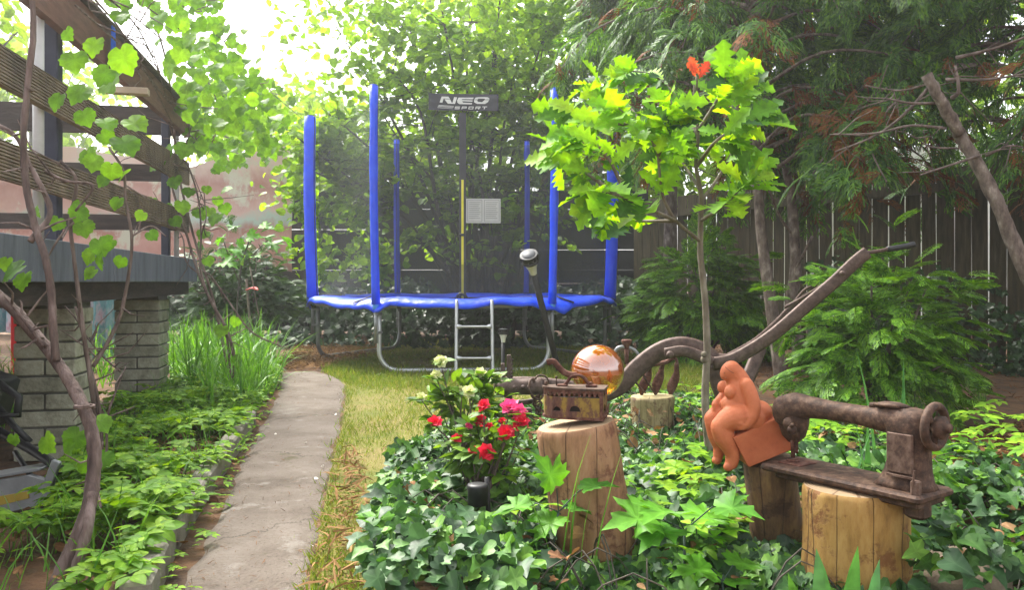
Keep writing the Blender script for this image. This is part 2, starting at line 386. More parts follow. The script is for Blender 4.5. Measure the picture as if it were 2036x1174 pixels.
vs_ = nd(n_, 'ShaderNodeVectorMath', operation='SCALE'); lk(n_, src, vs_.inputs[0]); lk(n_, mr_.outputs[0], vs_.inputs['Scale']); lk(n_, vs_.outputs[0], pb_.inputs['Base Color'])
M['mortar'] = pm('mortar', [(.3, (.05, .05, .04)), (.7, (.11, .105, .09))], 14, .95, .5)
M['fascia'] = pm('fascia', [(.3, (.06, .066, .085)), (.5, (.115, .125, .16)), (.66, (.15, .16, .19)), (.78, (.085, .09, .105))], 4, .6, .15, 30, stretch=(3, 3, .6), nr=.7)
M['dark_and_backlit_wood'] = pm('dark_and_backlit_wood', [(.3, (.016, .011, .009)), (.7, (.055, .035, .028))], 5, .8, .4, stretch=(1, 1, 6))
M['redwood'] = pm('redwood', [(.3, (.10, .045, .033)), (.55, (.17, .075, .055)), (.75, (.22, .11, .08))], 6, .65, .25, stretch=(1, 1, 5))
M['slat'] = pm('slat', [(.3, (.028, .022, .011)), (.55, (.068, .053, .027)), (.75, (.105, .083, .045))], 9, .85, .5, 40, stretch=(3, 3, .35))
M['blackfence'] = pm('blackfence', [(.3, (.010, .012, .016)), (.7, (.024, .027, .032))], 3, .75, .2, 20)
M['greenpost'] = pm('greenpost', [(.3, (.012, .03, .022)), (.7, (.02, .045, .03))], 6, .5, 0)
M['render'] = pm('render', [(.3, (.70, .69, .66)), (.7, (.82, .81, .78))], 4, .9, .2)
M['whitetube'] = pm('whitetube', [(.3, (.42, .42, .42)), (.7, (.60, .60, .58))], 9, .45, .05)
M['navy'] = pm('navy', [(.3, (.012, .014, .03)), (.7, (.03, .033, .06))], 6, .6, .1)
M['batten'] = pm('batten', [(.3, (.42, .33, .24)), (.7, (.55, .45, .34))], 8, .8, .2)
M['bluecloth'] = pm('bluecloth', [(.3, (.006, .07, .55)), (.7, (.015, .13, .75))], 30, .5, .2)
M['redpaint'] = pm('redpaint', [(.3, (.55, .012, .02)), (.7, (.68, .02, .03))], 6, .45, .05)
M['silver'] = pm('silver', [(.3, (.46, .47, .48)), (.7, (.60, .61, .62))], 12, .38, .05, metallic=.75, rough2=.5)
M['greysteel'] = pm('greysteel', [(.3, (.22, .23, .24)), (.7, (.36, .37, .38))], 12, .42, .08, metallic=.7, rough2=.6)
M['yellowlabel'] = pm('yellowlabel', [(.3, (.30, .20, .02)), (.7, (.42, .30, .04))], 12, .6, .05)
M['black'] = pm('black', [(.3, (.008, .008, .009)), (.7, (.022, .022, .024))], 10, .5, .05)
M['bark'] = pm('bark', [(.28, (.045, .034, .03)), (.5, (.12, .088, .075)), (.7, (.22, .17, .15))], 22, .9, .9, 45, stretch=(1, 1, .22), detail=8)
M['vinebark'] = pm('vinebark', [(.3, (.05, .033, .03)), (.5, (.14, .095, .08)), (.68, (.27, .20, .18))], 26, .85, 1.0, 60, stretch=(1, 1, .16), detail=8)
M['hazelbark'] = pm('hazelbark', [(.3, (.035, .03, .024)), (.6, (.085, .072, .055)), (.8, (.14, .12, .1))], 14, .85, .5, 40, stretch=(1, 1, .3))
M['pinkbark'] = pm('pinkbark', [(.30, (.045, .033, .028)), (.46, (.12, .088, .072)), (.58, (.19, .15, .125)), (.70, (.34, .29, .25))], 24, .85, .9, 30, stretch=(1, 1, .45), detail=9)
M['oakbark'] = pm('oakbark', [(.3, (.075, .06, .042)), (.55, (.17, .14, .105)), (.75, (.27, .24, .19))], 24, .85, .6, 60, stretch=(1, 1, .4))
def printmat():
    m, n = newmat('mural_print')
    tc = nd(n, 'ShaderNodeTexCoord'); sp = nd(n, 'ShaderNodeSeparateXYZ'); lk(n, tc.outputs['Generated'], sp.inputs[0])
    mp = nd(n, 'ShaderNodeMapping'); mp.inputs['Scale'].default_value = (6, 1, 2.2); lk(n, tc.outputs['Generated'], mp.inputs[0])
    no = nd(n, 'ShaderNodeTexNoise'); no.inputs['Scale'].default_value = 2.2; no.inputs['Detail'].default_value = 12; no.inputs['Roughness'].default_value = .72; lk(n, mp.outputs[0], no.inputs['Vector'])
    ad = nd(n, 'ShaderNodeMath', operation='MULTIPLY_ADD'); lk(n, no.outputs['Fac'], ad.inputs[0]); ad.inputs[1].default_value = .3; lk(n, sp.outputs['Z'], ad.inputs[2])
    rp = ramp(n, [(.12, (.16, .09, .075)), (.3, (.44, .20, .17)), (.42, (.52, .28, .24)), (.5, (.36, .15, .12)), (.58, (.36, .46, .41)), (.66, (.52, .33, .29)), (.85, (.38, .18, .15)), (1, (.60, .44, .39))])
    lk(n, ad.outputs[0], rp.inputs[0])
    n2 = nd(n, 'ShaderNodeTexNoise'); n2.inputs['Scale'].default_value = 1.3; n2.inputs['Detail'].default_value = 11; n2.inputs['Roughness'].default_value = .7; lk(n, mp.outputs[0], n2.inputs['Vector'])
    r2 = ramp(n, [(.52, (0, 0, 0)), (.6, (1, 1, 1))]); lk(n, n2.outputs['Fac'], r2.inputs[0])
    mx = nd(n, 'ShaderNodeMix', data_type='RGBA'); lk(n, r2.outputs[0], mx.inputs[0]); lk(n, rp.outputs[0], mx.inputs[6]); mx.inputs[7].default_value = (.52, .50, .40, 1)
    b = nd(n, 'ShaderNodeBsdfPrincipled'); b.inputs['Roughness'].default_value = .5; lk(n, mx.outputs[2], b.inputs['Base Color'])
    o = nd(n, 'ShaderNodeOutputMaterial'); lk(n, b.outputs[0], o.inputs[0]); return m
M['mural'] = printmat()
M['paintcloth'] = pm('paintcloth', [(.3, (.10, .22, .26)), (.42, (.30, .38, .42)), (.5, (.12, .30, .34)), (.6, (.48, .40, .46)), (.72, (.38, .06, .09))], 3.2, .7, .15, detail=4, stretch=(2.5, 1, 1))
def ribmat():
    m, n = newmat('ribbed_board')
    tc = nd(n, 'ShaderNodeTexCoord'); sp = nd(n, 'ShaderNodeSeparateXYZ'); lk(n, tc.outputs['Object'], sp.inputs[0])
    mu = nd(n, 'ShaderNodeMath', operation='MULTIPLY'); lk(n, sp.outputs['Z'], mu.inputs[0]); mu.inputs[1].default_value = 2 * math.pi / .0125
    si = nd(n, 'ShaderNodeMath', operation='SINE'); lk(n, mu.outputs[0], si.inputs[0])
    no = nd(n, 'ShaderNodeTexNoise'); no.inputs['Scale'].default_value = 5; no.inputs['Detail'].default_value = 8; lk(n, tc.outputs['Object'], no.inputs['Vector'])
    rp = ramp(n, [(.3, (.085, .055, .034)), (.5, (.19, .13, .08)), (.7, (.28, .20, .13))]); lk(n, no.outputs['Fac'], rp.inputs[0])
    b = nd(n, 'ShaderNodeBsdfPrincipled'); b.inputs['Roughness'].default_value = .85; lk(n, rp.outputs[0], b.inputs['Base Color'])
    bu = nd(n, 'ShaderNodeBump'); bu.inputs['Strength'].default_value = 1; bu.inputs['Distance'].default_value = .006; lk(n, si.outputs[0], bu.inputs['Height']); lk(n, bu.outputs[0], b.inputs['Normal'])
    o = nd(n, 'ShaderNodeOutputMaterial'); lk(n, b.outputs[0], o.inputs[0]); return m
M['rib'] = ribmat()

# ---------------------------------------------------------------- ground, lawn, path, kerb
mb = MB(); mb.raw([(-200, -60, 0), (200, -60, 0), (200, 320, 0), (-200, 320, 0)], [[0, 1, 2, 3]])
tag(mb.build('ground', M['soil'], smooth=False), kind='structure')
LAWN = [(606, 1230), (655, 950), (680, 850), (690, 770), (640, 738), (700, 695), (1000, 668), (1180, 690), (1300, 712), (1430, 735), (1500, 800), (1300, 860), (1050, 930), (800, 1050), (730, 1230)]
LW = np.array([G(*q) for q in LAWN])
mb = MB(); mb.raw(LW + (0, 0, .004), [list(range(len(LW) - 1, -1, -1))]); tag(mb.build('lawn', M['lawn'], smooth=False), kind='structure')
pl = smoothpath([G(*q) for q in [(335, 1230), (372, 1120), (430, 1010), (472, 925), (500, 872), (530, 815), (545, 780), (548, 757), (545, 745)]], 6)
pr = smoothpath([G(*q) for q in [(612, 1230), (632, 1120), (655, 1010), (672, 925), (682, 872), (690, 815), (695, 780), (688, 757), (640, 741)]], 6)
pl[:, 0] += .012 * rng.standard_normal(len(pl)); pr[:, 0] += .014 * rng.standard_normal(len(pr))
g = np.stack([lerp(pl, pr, t) for t in np.linspace(0, 1, 7)], 1); g[:, :, 2] = .014 + .002 * rng.standard_normal(g.shape[:2]); g[:, 0, 2] = g[:, -1, 2] = -.01
mb = MB(); mb.grid(g[:, ::-1]); tag(mb.build('path', M['path']), kind='structure')
kl = np.array([G(*q) for q in [(300, 1230), (354, 1095), (420, 985), (480, 893), (512, 842)]]); kd = nrm(np.gradient(kl, axis=0))
mb = MB()
for a, b in ((0, .93), (.97, 1.94), (1.97, 2.93), (3.05, 3.9)):
    A = [np.interp(t, range(5), kl[:, i]) for t in (a, b) for i in range(2)]
    p0, p1 = np.array(A[:2]), np.array(A[2:]); d = nrm(p1 - p0); n_ = np.array([-d[1], d[0]]); L = np.linalg.norm(p1 - p0); c = (p0 + p1) / 2 + n_ * .035
    rot = np.array([[d[0], n_[0], 0], [d[1], n_[1], 0], [0, 0, 1]]) @ np.array(Matrix.Rotation(rng.uniform(-.03, .03), 3, 'Y'))
    mb.box((c[0], c[1], .02), (L, .07, .13), rot, bev=.008)
tag(mb.build('kerb', M['kerb'], smooth=False), kind='structure')

# ---------------------------------------------------------------- fences, added bright wall behind the slats, hanging mural
A_, B_ = np.array([1.75, 11.6]), np.array([7.2, 3.6]); fd = nrm(B_ - A_); fn = np.array([fd[1], -fd[0]]); FL = np.linalg.norm(B_ - A_)
f = thing('slat_fence', (A_[0], A_[1], 0), 'tall weathered wooden fence of upright slats with light showing through the gaps', 'fence')
rot = np.array([[fd[0], -fd[1], 0], [fd[1], fd[0], 0], [0, 0, 1]])
mb = MB(); s_ = 0
while s_ < FL:
    wd = rng.uniform(.13, .17); h = 1.92 + rng.uniform(-.03, .03); c = A_ + fd * (s_ + wd / 2)
    mb.box((c[0], c[1], h / 2 + .02), (wd, .015, h), rot @ np.array(Matrix.Rotation(rng.uniform(-.008, .008), 3, 'Y'))); s_ += wd + rng.uniform(.006, .028)
mb.build('slat_panel', M['slat'], f, smooth=False)
for z in (.35, 1.72):
    mb = MB(); c = (A_ + B_) / 2 - rot[:2, 1] * .035; mb.box((c[0], c[1], z), (FL, .045, .09), rot); mb.build('rail', M['slat'], f, smooth=False)
for s_ in np.arange(.3, FL, 2.3):
    c = A_ + fd * s_ + rot[:2, 1] * .07; mb = MB(); mb.box((c[0], c[1], .98), (.09, .09, 1.96), rot, bev=.006); mb.build('post', M['slat'], f, smooth=False)
f = thing('screen_fence', (-2.6, 12.2, 0), 'black plastic strip screening fence with thin slits of light, behind the trampoline', 'fence')
mb = MB(); z = .06
while z < 2.0:
    h = rng.choice([.27, .3, .2]); x = -7.95
    while x < 1.5:
        L = 2.5; mb.box((x + L / 2, 12.2 + rng.uniform(-.01, .01), z + h / 2 + rng.uniform(-.004, .004)), (L - .004, .02, h), np.array(Matrix.Rotation(rng.uniform(-.0012, .0012), 3, 'Y'))); x += L
    z += h + .004
mb.build('screen_panel', M['blackfence'], f, smooth=False)
for x in np.arange(-8.1, 2, 2.5):
    mb = MB(); mb.box((x, 12.16, 1.02), (.05, .05, 2.04)); mb.build('post', M['greenpost'], f, smooth=False)
c = (A_ + B_) / 2 + rot[:2, 1] * 5.0
mb = MB(); mb.box((c[0], c[1], 1.5), (14, .3, 3.0), rot, bev=.02); o = mb.build('added_bright_wall', M['render'], smooth=False)  # made-up pale wall, added so the slat gaps look bright
tag(o, 'added pale rendered wall that makes the gaps of the wooden slat fence bright', 'wall')
mb = MB(); nx, nz = 60, 14; X = np.linspace(-6.9, -2.95, nx); g = np.zeros((nz, nx, 3))
for j in range(nx):
    top = 2.62 - .28 * math.exp(-((X[j] + 4.4) / .35) ** 2) - .12 * math.sin((X[j] + 3) * 2.1) ** 2
    bot = .98 + .1 * math.sin(X[j] * 3)
    for i in range(nz):
        t = i / (nz - 1); g[i, j] = (X[j], 10.9 + .05 * math.sin(X[j] * 5 + t * 2) + .03 * math.sin(t * 7 + X[j]), bot + (top - bot) * t)
mb.grid(g); mb2 = g + (0, .012, 0); mb.grid(mb2[:, ::-1]); o = mb.build('mural_banner', M['mural'])
tag(o, 'large faded pink canyon landscape print hung along the back fence', 'banner')

# ---------------------------------------------------------------- raised deck with brick pillars
DU = nrm(np.array([-.194, 1.0])); DV = np.array([-DU[1], DU[0]])          # along the edge away from the camera, inwards
DC = np.array([-2.333, 6.0]); DR = np.array([[DU[0], DV[0], 0], [DU[1], DV[1], 0], [0, 0, 1]])
def dk(a, b, z): q = DC - DU * a + DV * b; return np.array((q[0], q[1], z))   # a back from the far corner, b inwards
deck = thing('raised_deck', tuple(dk(2.2, 2, 0)), 'raised terrace with blue grey edge, ribbed rail boards and pale brick pillars', 'deck')
mb = MB()
for a, b in ((0, 2.1), (2.106, 5.2)): mb.box(dk((a + b) / 2, .012, .88), (b - a, .024, .165), DR, bev=.003)
mb.build('fascia', M['fascia'], deck, smooth=False)
mb = MB(); mb.box(dk(2.6, 2.05, .895), (5.2, 4.05, .12), DR); mb.build('deck_floor', M['dark_and_backlit_wood'], deck, smooth=False)
mb = MB(); mb.box(dk(2.6, .13, .752), (5.1, .16, .09), DR); mb.build('support_beam', M['dark_and_backlit_wood'], deck, smooth=False); mb = MB(); mb.box(dk(.13, 2.2, .752), (.14, 3.9, .088), DR); mb.build('support_beam', M['dark_and_backlit_wood'], deck, smooth=False)
def hexa(a0, b0, z00, z01, a1, b1, z10, z11, th):
    v = []
    for (a, b, z) in ((a0, b0, z00), (a1, b1, z10), (a1, b1, z11), (a0, b0, z01)):
        v.append(dk(a, b, z)); 
    for (a, b, z) in ((a0, b0 + th, z00), (a1, b1 + th, z10), (a1, b1 + th, z11), (a0, b0 + th, z01)): v.append(dk(a, b, z))
    return np.array(v), [[0, 1, 2, 3], [7, 6, 5, 4], [0, 4, 5, 1], [1, 5, 6, 2], [2, 6, 7, 3], [3, 7, 4, 0]]
for z0, h0, z1, h1, mt in ((1.22, .125, 1.232, .15, 'rib'), (1.53, .125, 1.592, .165, 'rib')):
    mb = MB(); mb.raw(*hexa(5.0, .05, z0 - h0 / 2, z0 + h0 / 2, .02, .05, z1 - h1 / 2, z1 + h1 / 2, .026)); mb.build('rail_board', M[mt], deck, smooth=False)
mb = MB(); mb.raw(*hexa(5.0, .045, 1.84, 2.03, .02, .045, 1.865, 2.06, .04)); mb.build('rail_board', M['redwood'], deck, smooth=False)
mb = MB(); mb.box(dk(2.5, .075, 2.066), (5.0, .12, .022), DR @ np.array(Matrix.Rotation(.006, 3, 'Y')), bev=.003); mb.build('handrail', M['slat'], deck, smooth=False)
for z, h in ((1.225, .11), (1.585, .12), (1.96, .2)):
    mb = MB(); mb.box(dk(.09, 2.05, z), (.03, 3.9, h), DR); mb.build('rail_board', M['dark_and_backlit_wood'], deck, smooth=False)  # far-end boards: their backlit shade is put into the dark wood colour
for a, b, r, mt, top in ((2.78, .10, .021, 'whitetube', 2.05), (.07, .13, .018, 'whitetube', 1.97)):
    mb = MB(); mb.tube([dk(a, b, .95), dk(a, b, top)], r, 14); mb.build('post', M[mt], deck)
for a, b, wd in ((2.52, .14, .07), (.13, .19, .055), (.13, 1.4, .055), (.13, 2.6, .055)):
    mb = MB(); mb.box(dk(a, b, 1.45), (wd, wd, 1.1), DR, bev=.005); mb.build('post', M['navy'], deck, smooth=False)
mb = MB(); mb.box(dk(1.78, .03, 1.80), (.06, .22, .035), DR @ np.array(Matrix.Rotation(.06, 3, 'Z')), bev=.003); mb.build('batten', M['batten'], deck, smooth=False)
for a, b, W in ((.54, .25, .28), (2.30, .20, .255)):
    mb = MB(); c = dk(a, b, 0); mb.mat(1).box((c[0], c[1], .36), (W - .022, W - .022, .70), DR); mb.mat(0); z = .004; i = 0
    while z < .66:
        h = .066
        for side in (-1, 1):
            if i % 2 == 0: mb.box(dk(a + side * (W / 4), b, z + h / 2), (W / 2 - .009, W + rng.uniform(-.004, .004), h), DR, bev=.004)
            else: mb.box(dk(a, b + side * (W / 4), z + h / 2), (W + rng.uniform(-.004, .004), W / 2 - .009, h), DR, bev=.004)
        z += h + .010; i += 1
    mb.build('brick_pillar', [M['brick'], M['mortar']], deck, smooth=False)
# strap over the handrail
mb = MB(); g = np.zeros((12, 7, 3))
q0 = dk(2.05, .035, 0)
for i in range(12):
    for j in range(7):
        t = i / 11; v = (j / 6 - .5); wd = .055 + .03 * t
        g[i, j] = q0 + np.array((DU[0], DU[1], 0)) * v * wd + np.array((DV[0], DV[1], 0)) * (-.018 - .012 * math.sin(j * 2.1) * t) + np.array((0, 0, 2.095 - .02 * (t < .02) - .24 * t + .012 * math.sin(j * 3) * t))
mb.grid(g); mb.grid(g[:, ::-1] + np.array((DV[0], DV[1], 0)) * .004); o = mb.build('cloth_strap', M['bluecloth']); tag(o, 'bright blue cloth strip hung over the red brown deck handrail', 'cloth')
# red post, painted cloth, dark clutter and metal rail below the deck
c = P(31, 700, 6.3); mb = MB(); mb.box((c[0], c[1], .40), (.05, .05, .80), bev=.004); o = mb.build('red_post', M['redpaint'], smooth=False); tag(o, 'bright red square post standing below the deck behind the brick pillar', 'post')
def cloth(name, pxs, Y, zt, zb, lab):
    mb = MB(); x0, x1 = P(pxs[0], 0, Y)[0], P(pxs[1], 0, Y)[0]; g = np.zeros((10, 30, 3))
    for i in range(10):
        for j in range(30):
            u = j / 29; t = i / 9; g[i, j] = (x0 + (x1 - x0) * u, Y + .05 * math.sin(u * 22) * (.3 + t) + .02 * math.sin(u * 50), zt + (zb - zt) * t)
    mb.grid(g[::-1]); mb.grid(g + (0, .01, 0)); o = mb.build(name, M['paintcloth']); tag(o, lab, 'cloth')
cloth('painted_sheet', (172, 262), 7.4, .74, .10, 'teal and pink paint splashed cloth hanging between the two brick pillars')
cloth('painted_sheet', (-60, 45), 7.6, .78, .32, 'blue and pink painted cloth hanging above the red post')
# ---------------------------------------------------------------- trampoline
M['blue'] = pm('blue_foam', [(.3, (.004, .05, .80)), (.7, (.010, .09, .95))], 9, .42, .8, 17, stretch=(1, 1, .8), spec=.45, bdist=.012)
M['bluedark'] = pm('blue_foam_end', [(.3, (.004, .03, .38)), (.7, (.006, .05, .5))], 8, .5, .2)
M['lightblue'] = pm('lightblue', [(.3, (.06, .28, .72)), (.7, (.1, .36, .8))], 8, .5, 0)
M['matblack'] = pm('jump_mat', [(.3, (.012, .012, .014)), (.7, (.02, .02, .022))], 20, .8, .2, 200)
M['panelwhite'] = pm('panel_white', [(.3, (.50, .50, .50)), (.7, (.60, .60, .60))], 6, .6, .1)
M['printgrey'] = pm('print_grey', [(.3, (.22, .22, .23)), (.7, (.3, .3, .3))], 20, .7, 0)
M['zip'] = pm('zip_yellow', [(.3, (.62, .55, .03)), (.7, (.78, .70, .08))], 10, .5, 0)
M['banner'] = pm('banner_cloth', [(.3, (.02, .02, .028)), (.7, (.045, .045, .058))], 5, .45, .3, 14)
M['letter'] = pm('letter_white', [(.3, (.55, .55, .55)), (.7, (.68, .68, .68))], 12, .6, 0)
def netmat(name, fac, col):
    m, n = newmat(name)
    tc = nd(n, 'ShaderNodeTexCoord'); no = nd(n, 'ShaderNodeTexNoise'); no.inputs['Scale'].default_value = 3; lk(n, tc.outputs['Object'], no.inputs['Vector'])
    mr = nd(n, 'ShaderNodeMapRange'); mr.inputs['To Min'].default_value = fac - .06; mr.inputs['To Max'].default_value = fac + .06; mr.inputs['From Min'].default_value = .3; mr.inputs['From Max'].default_value = .7
    lk(n, no.outputs['Fac'], mr.inputs[0])
    t = nd(n, 'ShaderNodeBsdfTransparent'); b = nd(n, 'ShaderNodeBsdfPrincipled'); b.inputs['Base Color'].default_value = c4(col); b.inputs['Roughness'].default_value = .6
    mx = nd(n, 'ShaderNodeMixShader'); lk(n, mr.outputs[0], mx.inputs[0]); lk(n, t.outputs[0], mx.inputs[1]); lk(n, b.outputs[0], mx.inputs[2])
    o = nd(n, 'ShaderNodeOutputMaterial'); lk(n, mx.outputs[0], o.inputs[0]); return m
M['net'] = netmat('net_mesh', .34, (.022, .028, .028))
TC = np.array([-.50, 8.3]); TR = 1.52; TA = R(4); RIM = .635; TOP = 2.47
def hexp(k, r): a = TA + R(-120 + 60 * k); return np.array((TC[0] + r * math.cos(a), TC[1] + r * math.sin(a)))   # 0 front left, 1 front right, then round
tr = thing('trampoline', (TC[0], TC[1], 0), 'round trampoline with blue foam poles and a black safety net', 'trampoline')
def ringpt(a, r): return np.array((TC[0] + r * math.cos(a), TC[1] + r * math.sin(a)))
mb = MB(); a = np.linspace(0, 2 * math.pi, 73)
mb.tube([(*ringpt(t, 1.47), RIM - .045) for t in a], .021, 10, cap=False); mb.build('frame_ring', M['greysteel'], tr)
mb = MB(); rr = np.linspace(0, 1.27, 5); g = np.array([[(*ringpt(t, r), RIM - .03 - .012 * (1 - (r / 1.27) ** 2)) for t in a] for r in rr]); mb.grid(g); mb.build('jump_mat', M['matblack'], tr)
mb = MB(); prof = [(1.20, -.022), (1.22, .008), (1.32, .022), (1.42, .024), (1.50, .014), (1.545, -.006), (1.56, -.034), (1.545, -.042), (1.5, -.012), (1.22, -.026)]
aa = np.linspace(0, 2 * math.pi, 181); g = np.zeros((len(prof), len(aa), 3))
for j, t in enumerate(aa):
    nearp = min(abs(((t - TA - R(60 * k) + math.pi) % (2 * math.pi)) - math.pi) for k in range(6))
    flap = math.exp(-(nearp / .16) ** 2); seam = .018 * math.sin(t * 9) + .010 * math.sin(t * 23 + 1)
    for i, (r, z) in enumerate(prof):
        out = max(0, (r - 1.42) / .14)
        g[i, j] = (*ringpt(t, r + .006 * math.sin(t * 31 + i)), RIM + z + seam * (.35 + .6 * out) - out * (.008 + .045 * flap * (1 + .5 * math.sin(t * 40))))
g[:, -1] = g[:, 0]; mb.grid(g[:, ::-1]); mb.build('safety_pad', M['blue'], tr)
for k in range(6):
    for q in (-.10, .10):
        mb = MB(); tt = TA + R(60 * k) + q; mb.tube([(*ringpt(tt, 1.22), RIM + .027), (*ringpt(tt, 1.40), RIM + .034), (*ringpt(tt + q * .5, 1.545), RIM - .02), (*ringpt(tt + q * .5, 1.5), RIM - .085)], .010, 6, flat=(1.6, .5)); mb.build('pad_strap', M['black'], tr)
for k in range(6):
    p = hexp(k, TR); ra = TA + R(-120 + 60 * k); n = 14; zz = np.linspace(RIM - .03, TOP, n)
    def rad(z): t = (z - RIM) / (TOP - RIM); return TR + .02 * math.sin(math.pi * min(1, max(0, t)) * .9) + .02 * t
    pts = [(*ringpt(ra, rad(z)), z) for z in zz]
    ax = np.array((math.cos(ra), math.sin(ra), 0))
    mb = MB(); rd = .034 + .0015 * rng.standard_normal(n); rd[0] *= 1.05
    fl = (.98, 1.75) if k in (2, 5) else (.98, 1.12)
    mb.tube(pts, rd, 16, flat=fl, up=ax, wob=.006)
    pole = mb.build('pole', M['blue'], tr)
    mb = MB(); tv = np.array((-ax[1], ax[0], 0)); mb.tube([np.array(q) - ax * .034 * fl[1] * .82 + tv * .018 for q in pts], .0045, 6); mb.build('seam', M['black'], pole)
    mb = MB(); mb.tube([np.array(pts[-1]) + (0, 0, -.012), np.array(pts[-1]) + (0, 0, .012)], .030, 12); mb.build('pole_cap', M['bluedark'], pole)
    mb = MB(); mb.tube([(*ringpt(ra, TR), .27), (*ringpt(ra, TR), RIM - .05)], .0165, 10); mb.build('pole_foot', M['greysteel'], pole)
    mb = MB(); mb.tube([(*ringpt(ra, TR), RIM - .075), (*ringpt(ra, TR), RIM - .02)], .030, 12); mb.build('sleeve', M['lightblue'], pole)
    q = ringpt(ra, TR - .03)
    for z in (.36, .52): mb = MB(); mb.box((q[0], q[1], z), (.075, .05, .022), np.array(Matrix.Rotation(ra, 3, 'Z')), bev=.004); mb.build('bracket', M['greysteel'], pole, smooth=False)
for k in (0, 2, 4):                                   # three U shaped legs
    p0, p1 = hexp(k, 1.47), hexp(k + 1, 1.47); d = nrm(p1 - p0); q = .17
    z0 = .03
    pts = [(*p0, RIM - .05), (*p0, .35), (*p0, q + z0)] + [(*(p0 + d * q * (1 - math.cos(t))), z0 + q * (1 - math.sin(t))) for t in np.linspace(.2, 1.5, 6)] + [(*(p0 + d * q * 1.4), z0), (*(p1 - d * q * 1.4), z0)] + \
          [(*(p1 - d * q * (1 - math.cos(t))), z0 + q * (1 - math.sin(t))) for t in np.linspace(1.5, .2, 6)] + [(*p1, q + z0), (*p1, .35), (*p1, RIM - .05)]
    mb = MB(); mb.tube(pts, .0205, 12); mb.build('leg', M['silver'] if k == 0 else M['greysteel'], tr)
# net: six panels hung from the poles
mb = MB()
for k in range(6):
    p0, p1 = hexp(k, TR - .06), hexp(k + 1, TR - .06); mid = (p0 + p1) / 2 - TC; nin = -nrm(mid); g = np.zeros((10, 15, 3))
    for i in range(10):
        for j in range(15):
            u = j / 14; t = i / 9; b0 = lerp(p0, p1, u); rim = TC + nrm(b0 - TC) * 1.44; xy = lerp(rim, b0, min(1, t * 5)) + nin * .07 * math.sin(math.pi * u) * t
            g[i, j] = (*xy, RIM + .0 + (TOP - RIM - .05 - .07 * math.sin(math.pi * u)) * t)
    mb.grid(g)
mb.build('safety_net', M['net'], tr)
F0, F1 = hexp(0, TR - .075), hexp(1, TR - .075); FM = (F0 + F1) / 2; fdir = nrm(F1 - F0); fout = nrm(FM - TC)
def onnet(x, z, off=.012):
    """point on the front net panel: x metres right of its middle"""
    t = (z - RIM) / (TOP - RIM); u = .5 + x / np.linalg.norm(F1 - F0); q = FM + fdir * x - fout * (.07 * math.sin(math.pi * u) * t - .02) + fout * off
    return np.array((q[0], q[1], z))
def netstrip(name, m, x0, x1, z0, z1, off, parent, nz=14, wav=0):
    mb = MB(); nx = 9; g = np.array([[onnet(lerp(x0, x1, j / (nx - 1)), lerp(z0, z1, i / (nz - 1)), off + wav * math.sin(i * 1.3 + j * 1.1) * .4 + wav * math.sin(j * 2.2 - i)) for j in range(nx)] for i in range(nz)])
    mb.grid(g); g2 = g - np.array((*fout, 0)) * .003; mb.grid(g2[:, ::-1]); return mb.build(name, m, parent)
def pxz(py): return EYE - (py - HY) / 230.0
def pxx(px): return (px - 930) / 230.0
netstrip('zip_flap', M['banner'], pxx(919), pxx(933), RIM - .01, pxz(220), .012, tr)
netstrip('zip', M['zip'], pxx(923.5), pxx(928), RIM + .01, pxz(356), .020, tr)
mb = MB(); mb.box(onnet(pxx(925), pxz(467), .03), (.05, .014, .022), bev=.004); mb.build('zip_pull', M['black'], tr); mb = MB(); mb.tube([onnet(pxx(915), pxz(590), .03), onnet(pxx(922), pxz(584), .05), onnet(pxx(931), pxz(588), .05), onnet(pxx(938), pxz(601), .04)], .014, 6); mb.build('clip', M['black'], tr)
pan = netstrip('instruction_panel', M['panelwhite'], pxx(933), pxx(1002), pxz(443), pxz(394), .022, tr, wav=.002)
mb = MB()
for x0, x1 in ((935.5, 965), (969, 999.5)):
    for s0, s1, r0, r1 in ((x0, x1, 396.5, 397.5), (x0, x1, 439.5, 440.5), (x0, x0 + 1, 397.5, 439.5), (x1 - 1, x1, 397.5, 439.5)):
        mb.raw([onnet(pxx(s0), pxz(r1), .029), onnet(pxx(s1), pxz(r1), .029), onnet(pxx(s1), pxz(r0), .029), onnet(pxx(s0), pxz(r0), .029)], [[0, 1, 2, 3]])
    for q in range(9):
        r0 = 401 + q * 4; e = x1 - 3 - (q * 7 % 5)
        mb.raw([onnet(pxx(x0 + 3), pxz(r0 + 1), .029), onnet(pxx(e), pxz(r0 + 1), .029), onnet(pxx(e), pxz(r0), .029), onnet(pxx(x0 + 3), pxz(r0), .029)], [[0, 1, 2, 3]])
mb.build('panel_print', M['printgrey'], pan, smooth=False)
ban = netstrip('banner', M['banner'], pxx(858), pxx(998), pxz(217), pxz(183), .030, tr, wav=.003)
LET = MB()
def slab(poly):        # poly in banner pixels of the enlarged photograph
    v = [onnet(pxx(840 + x / 11.31), pxz(160 + y / 11.31), .041) for x, y in poly]; LET.raw(v, [list(range(len(v)))[::-1]])
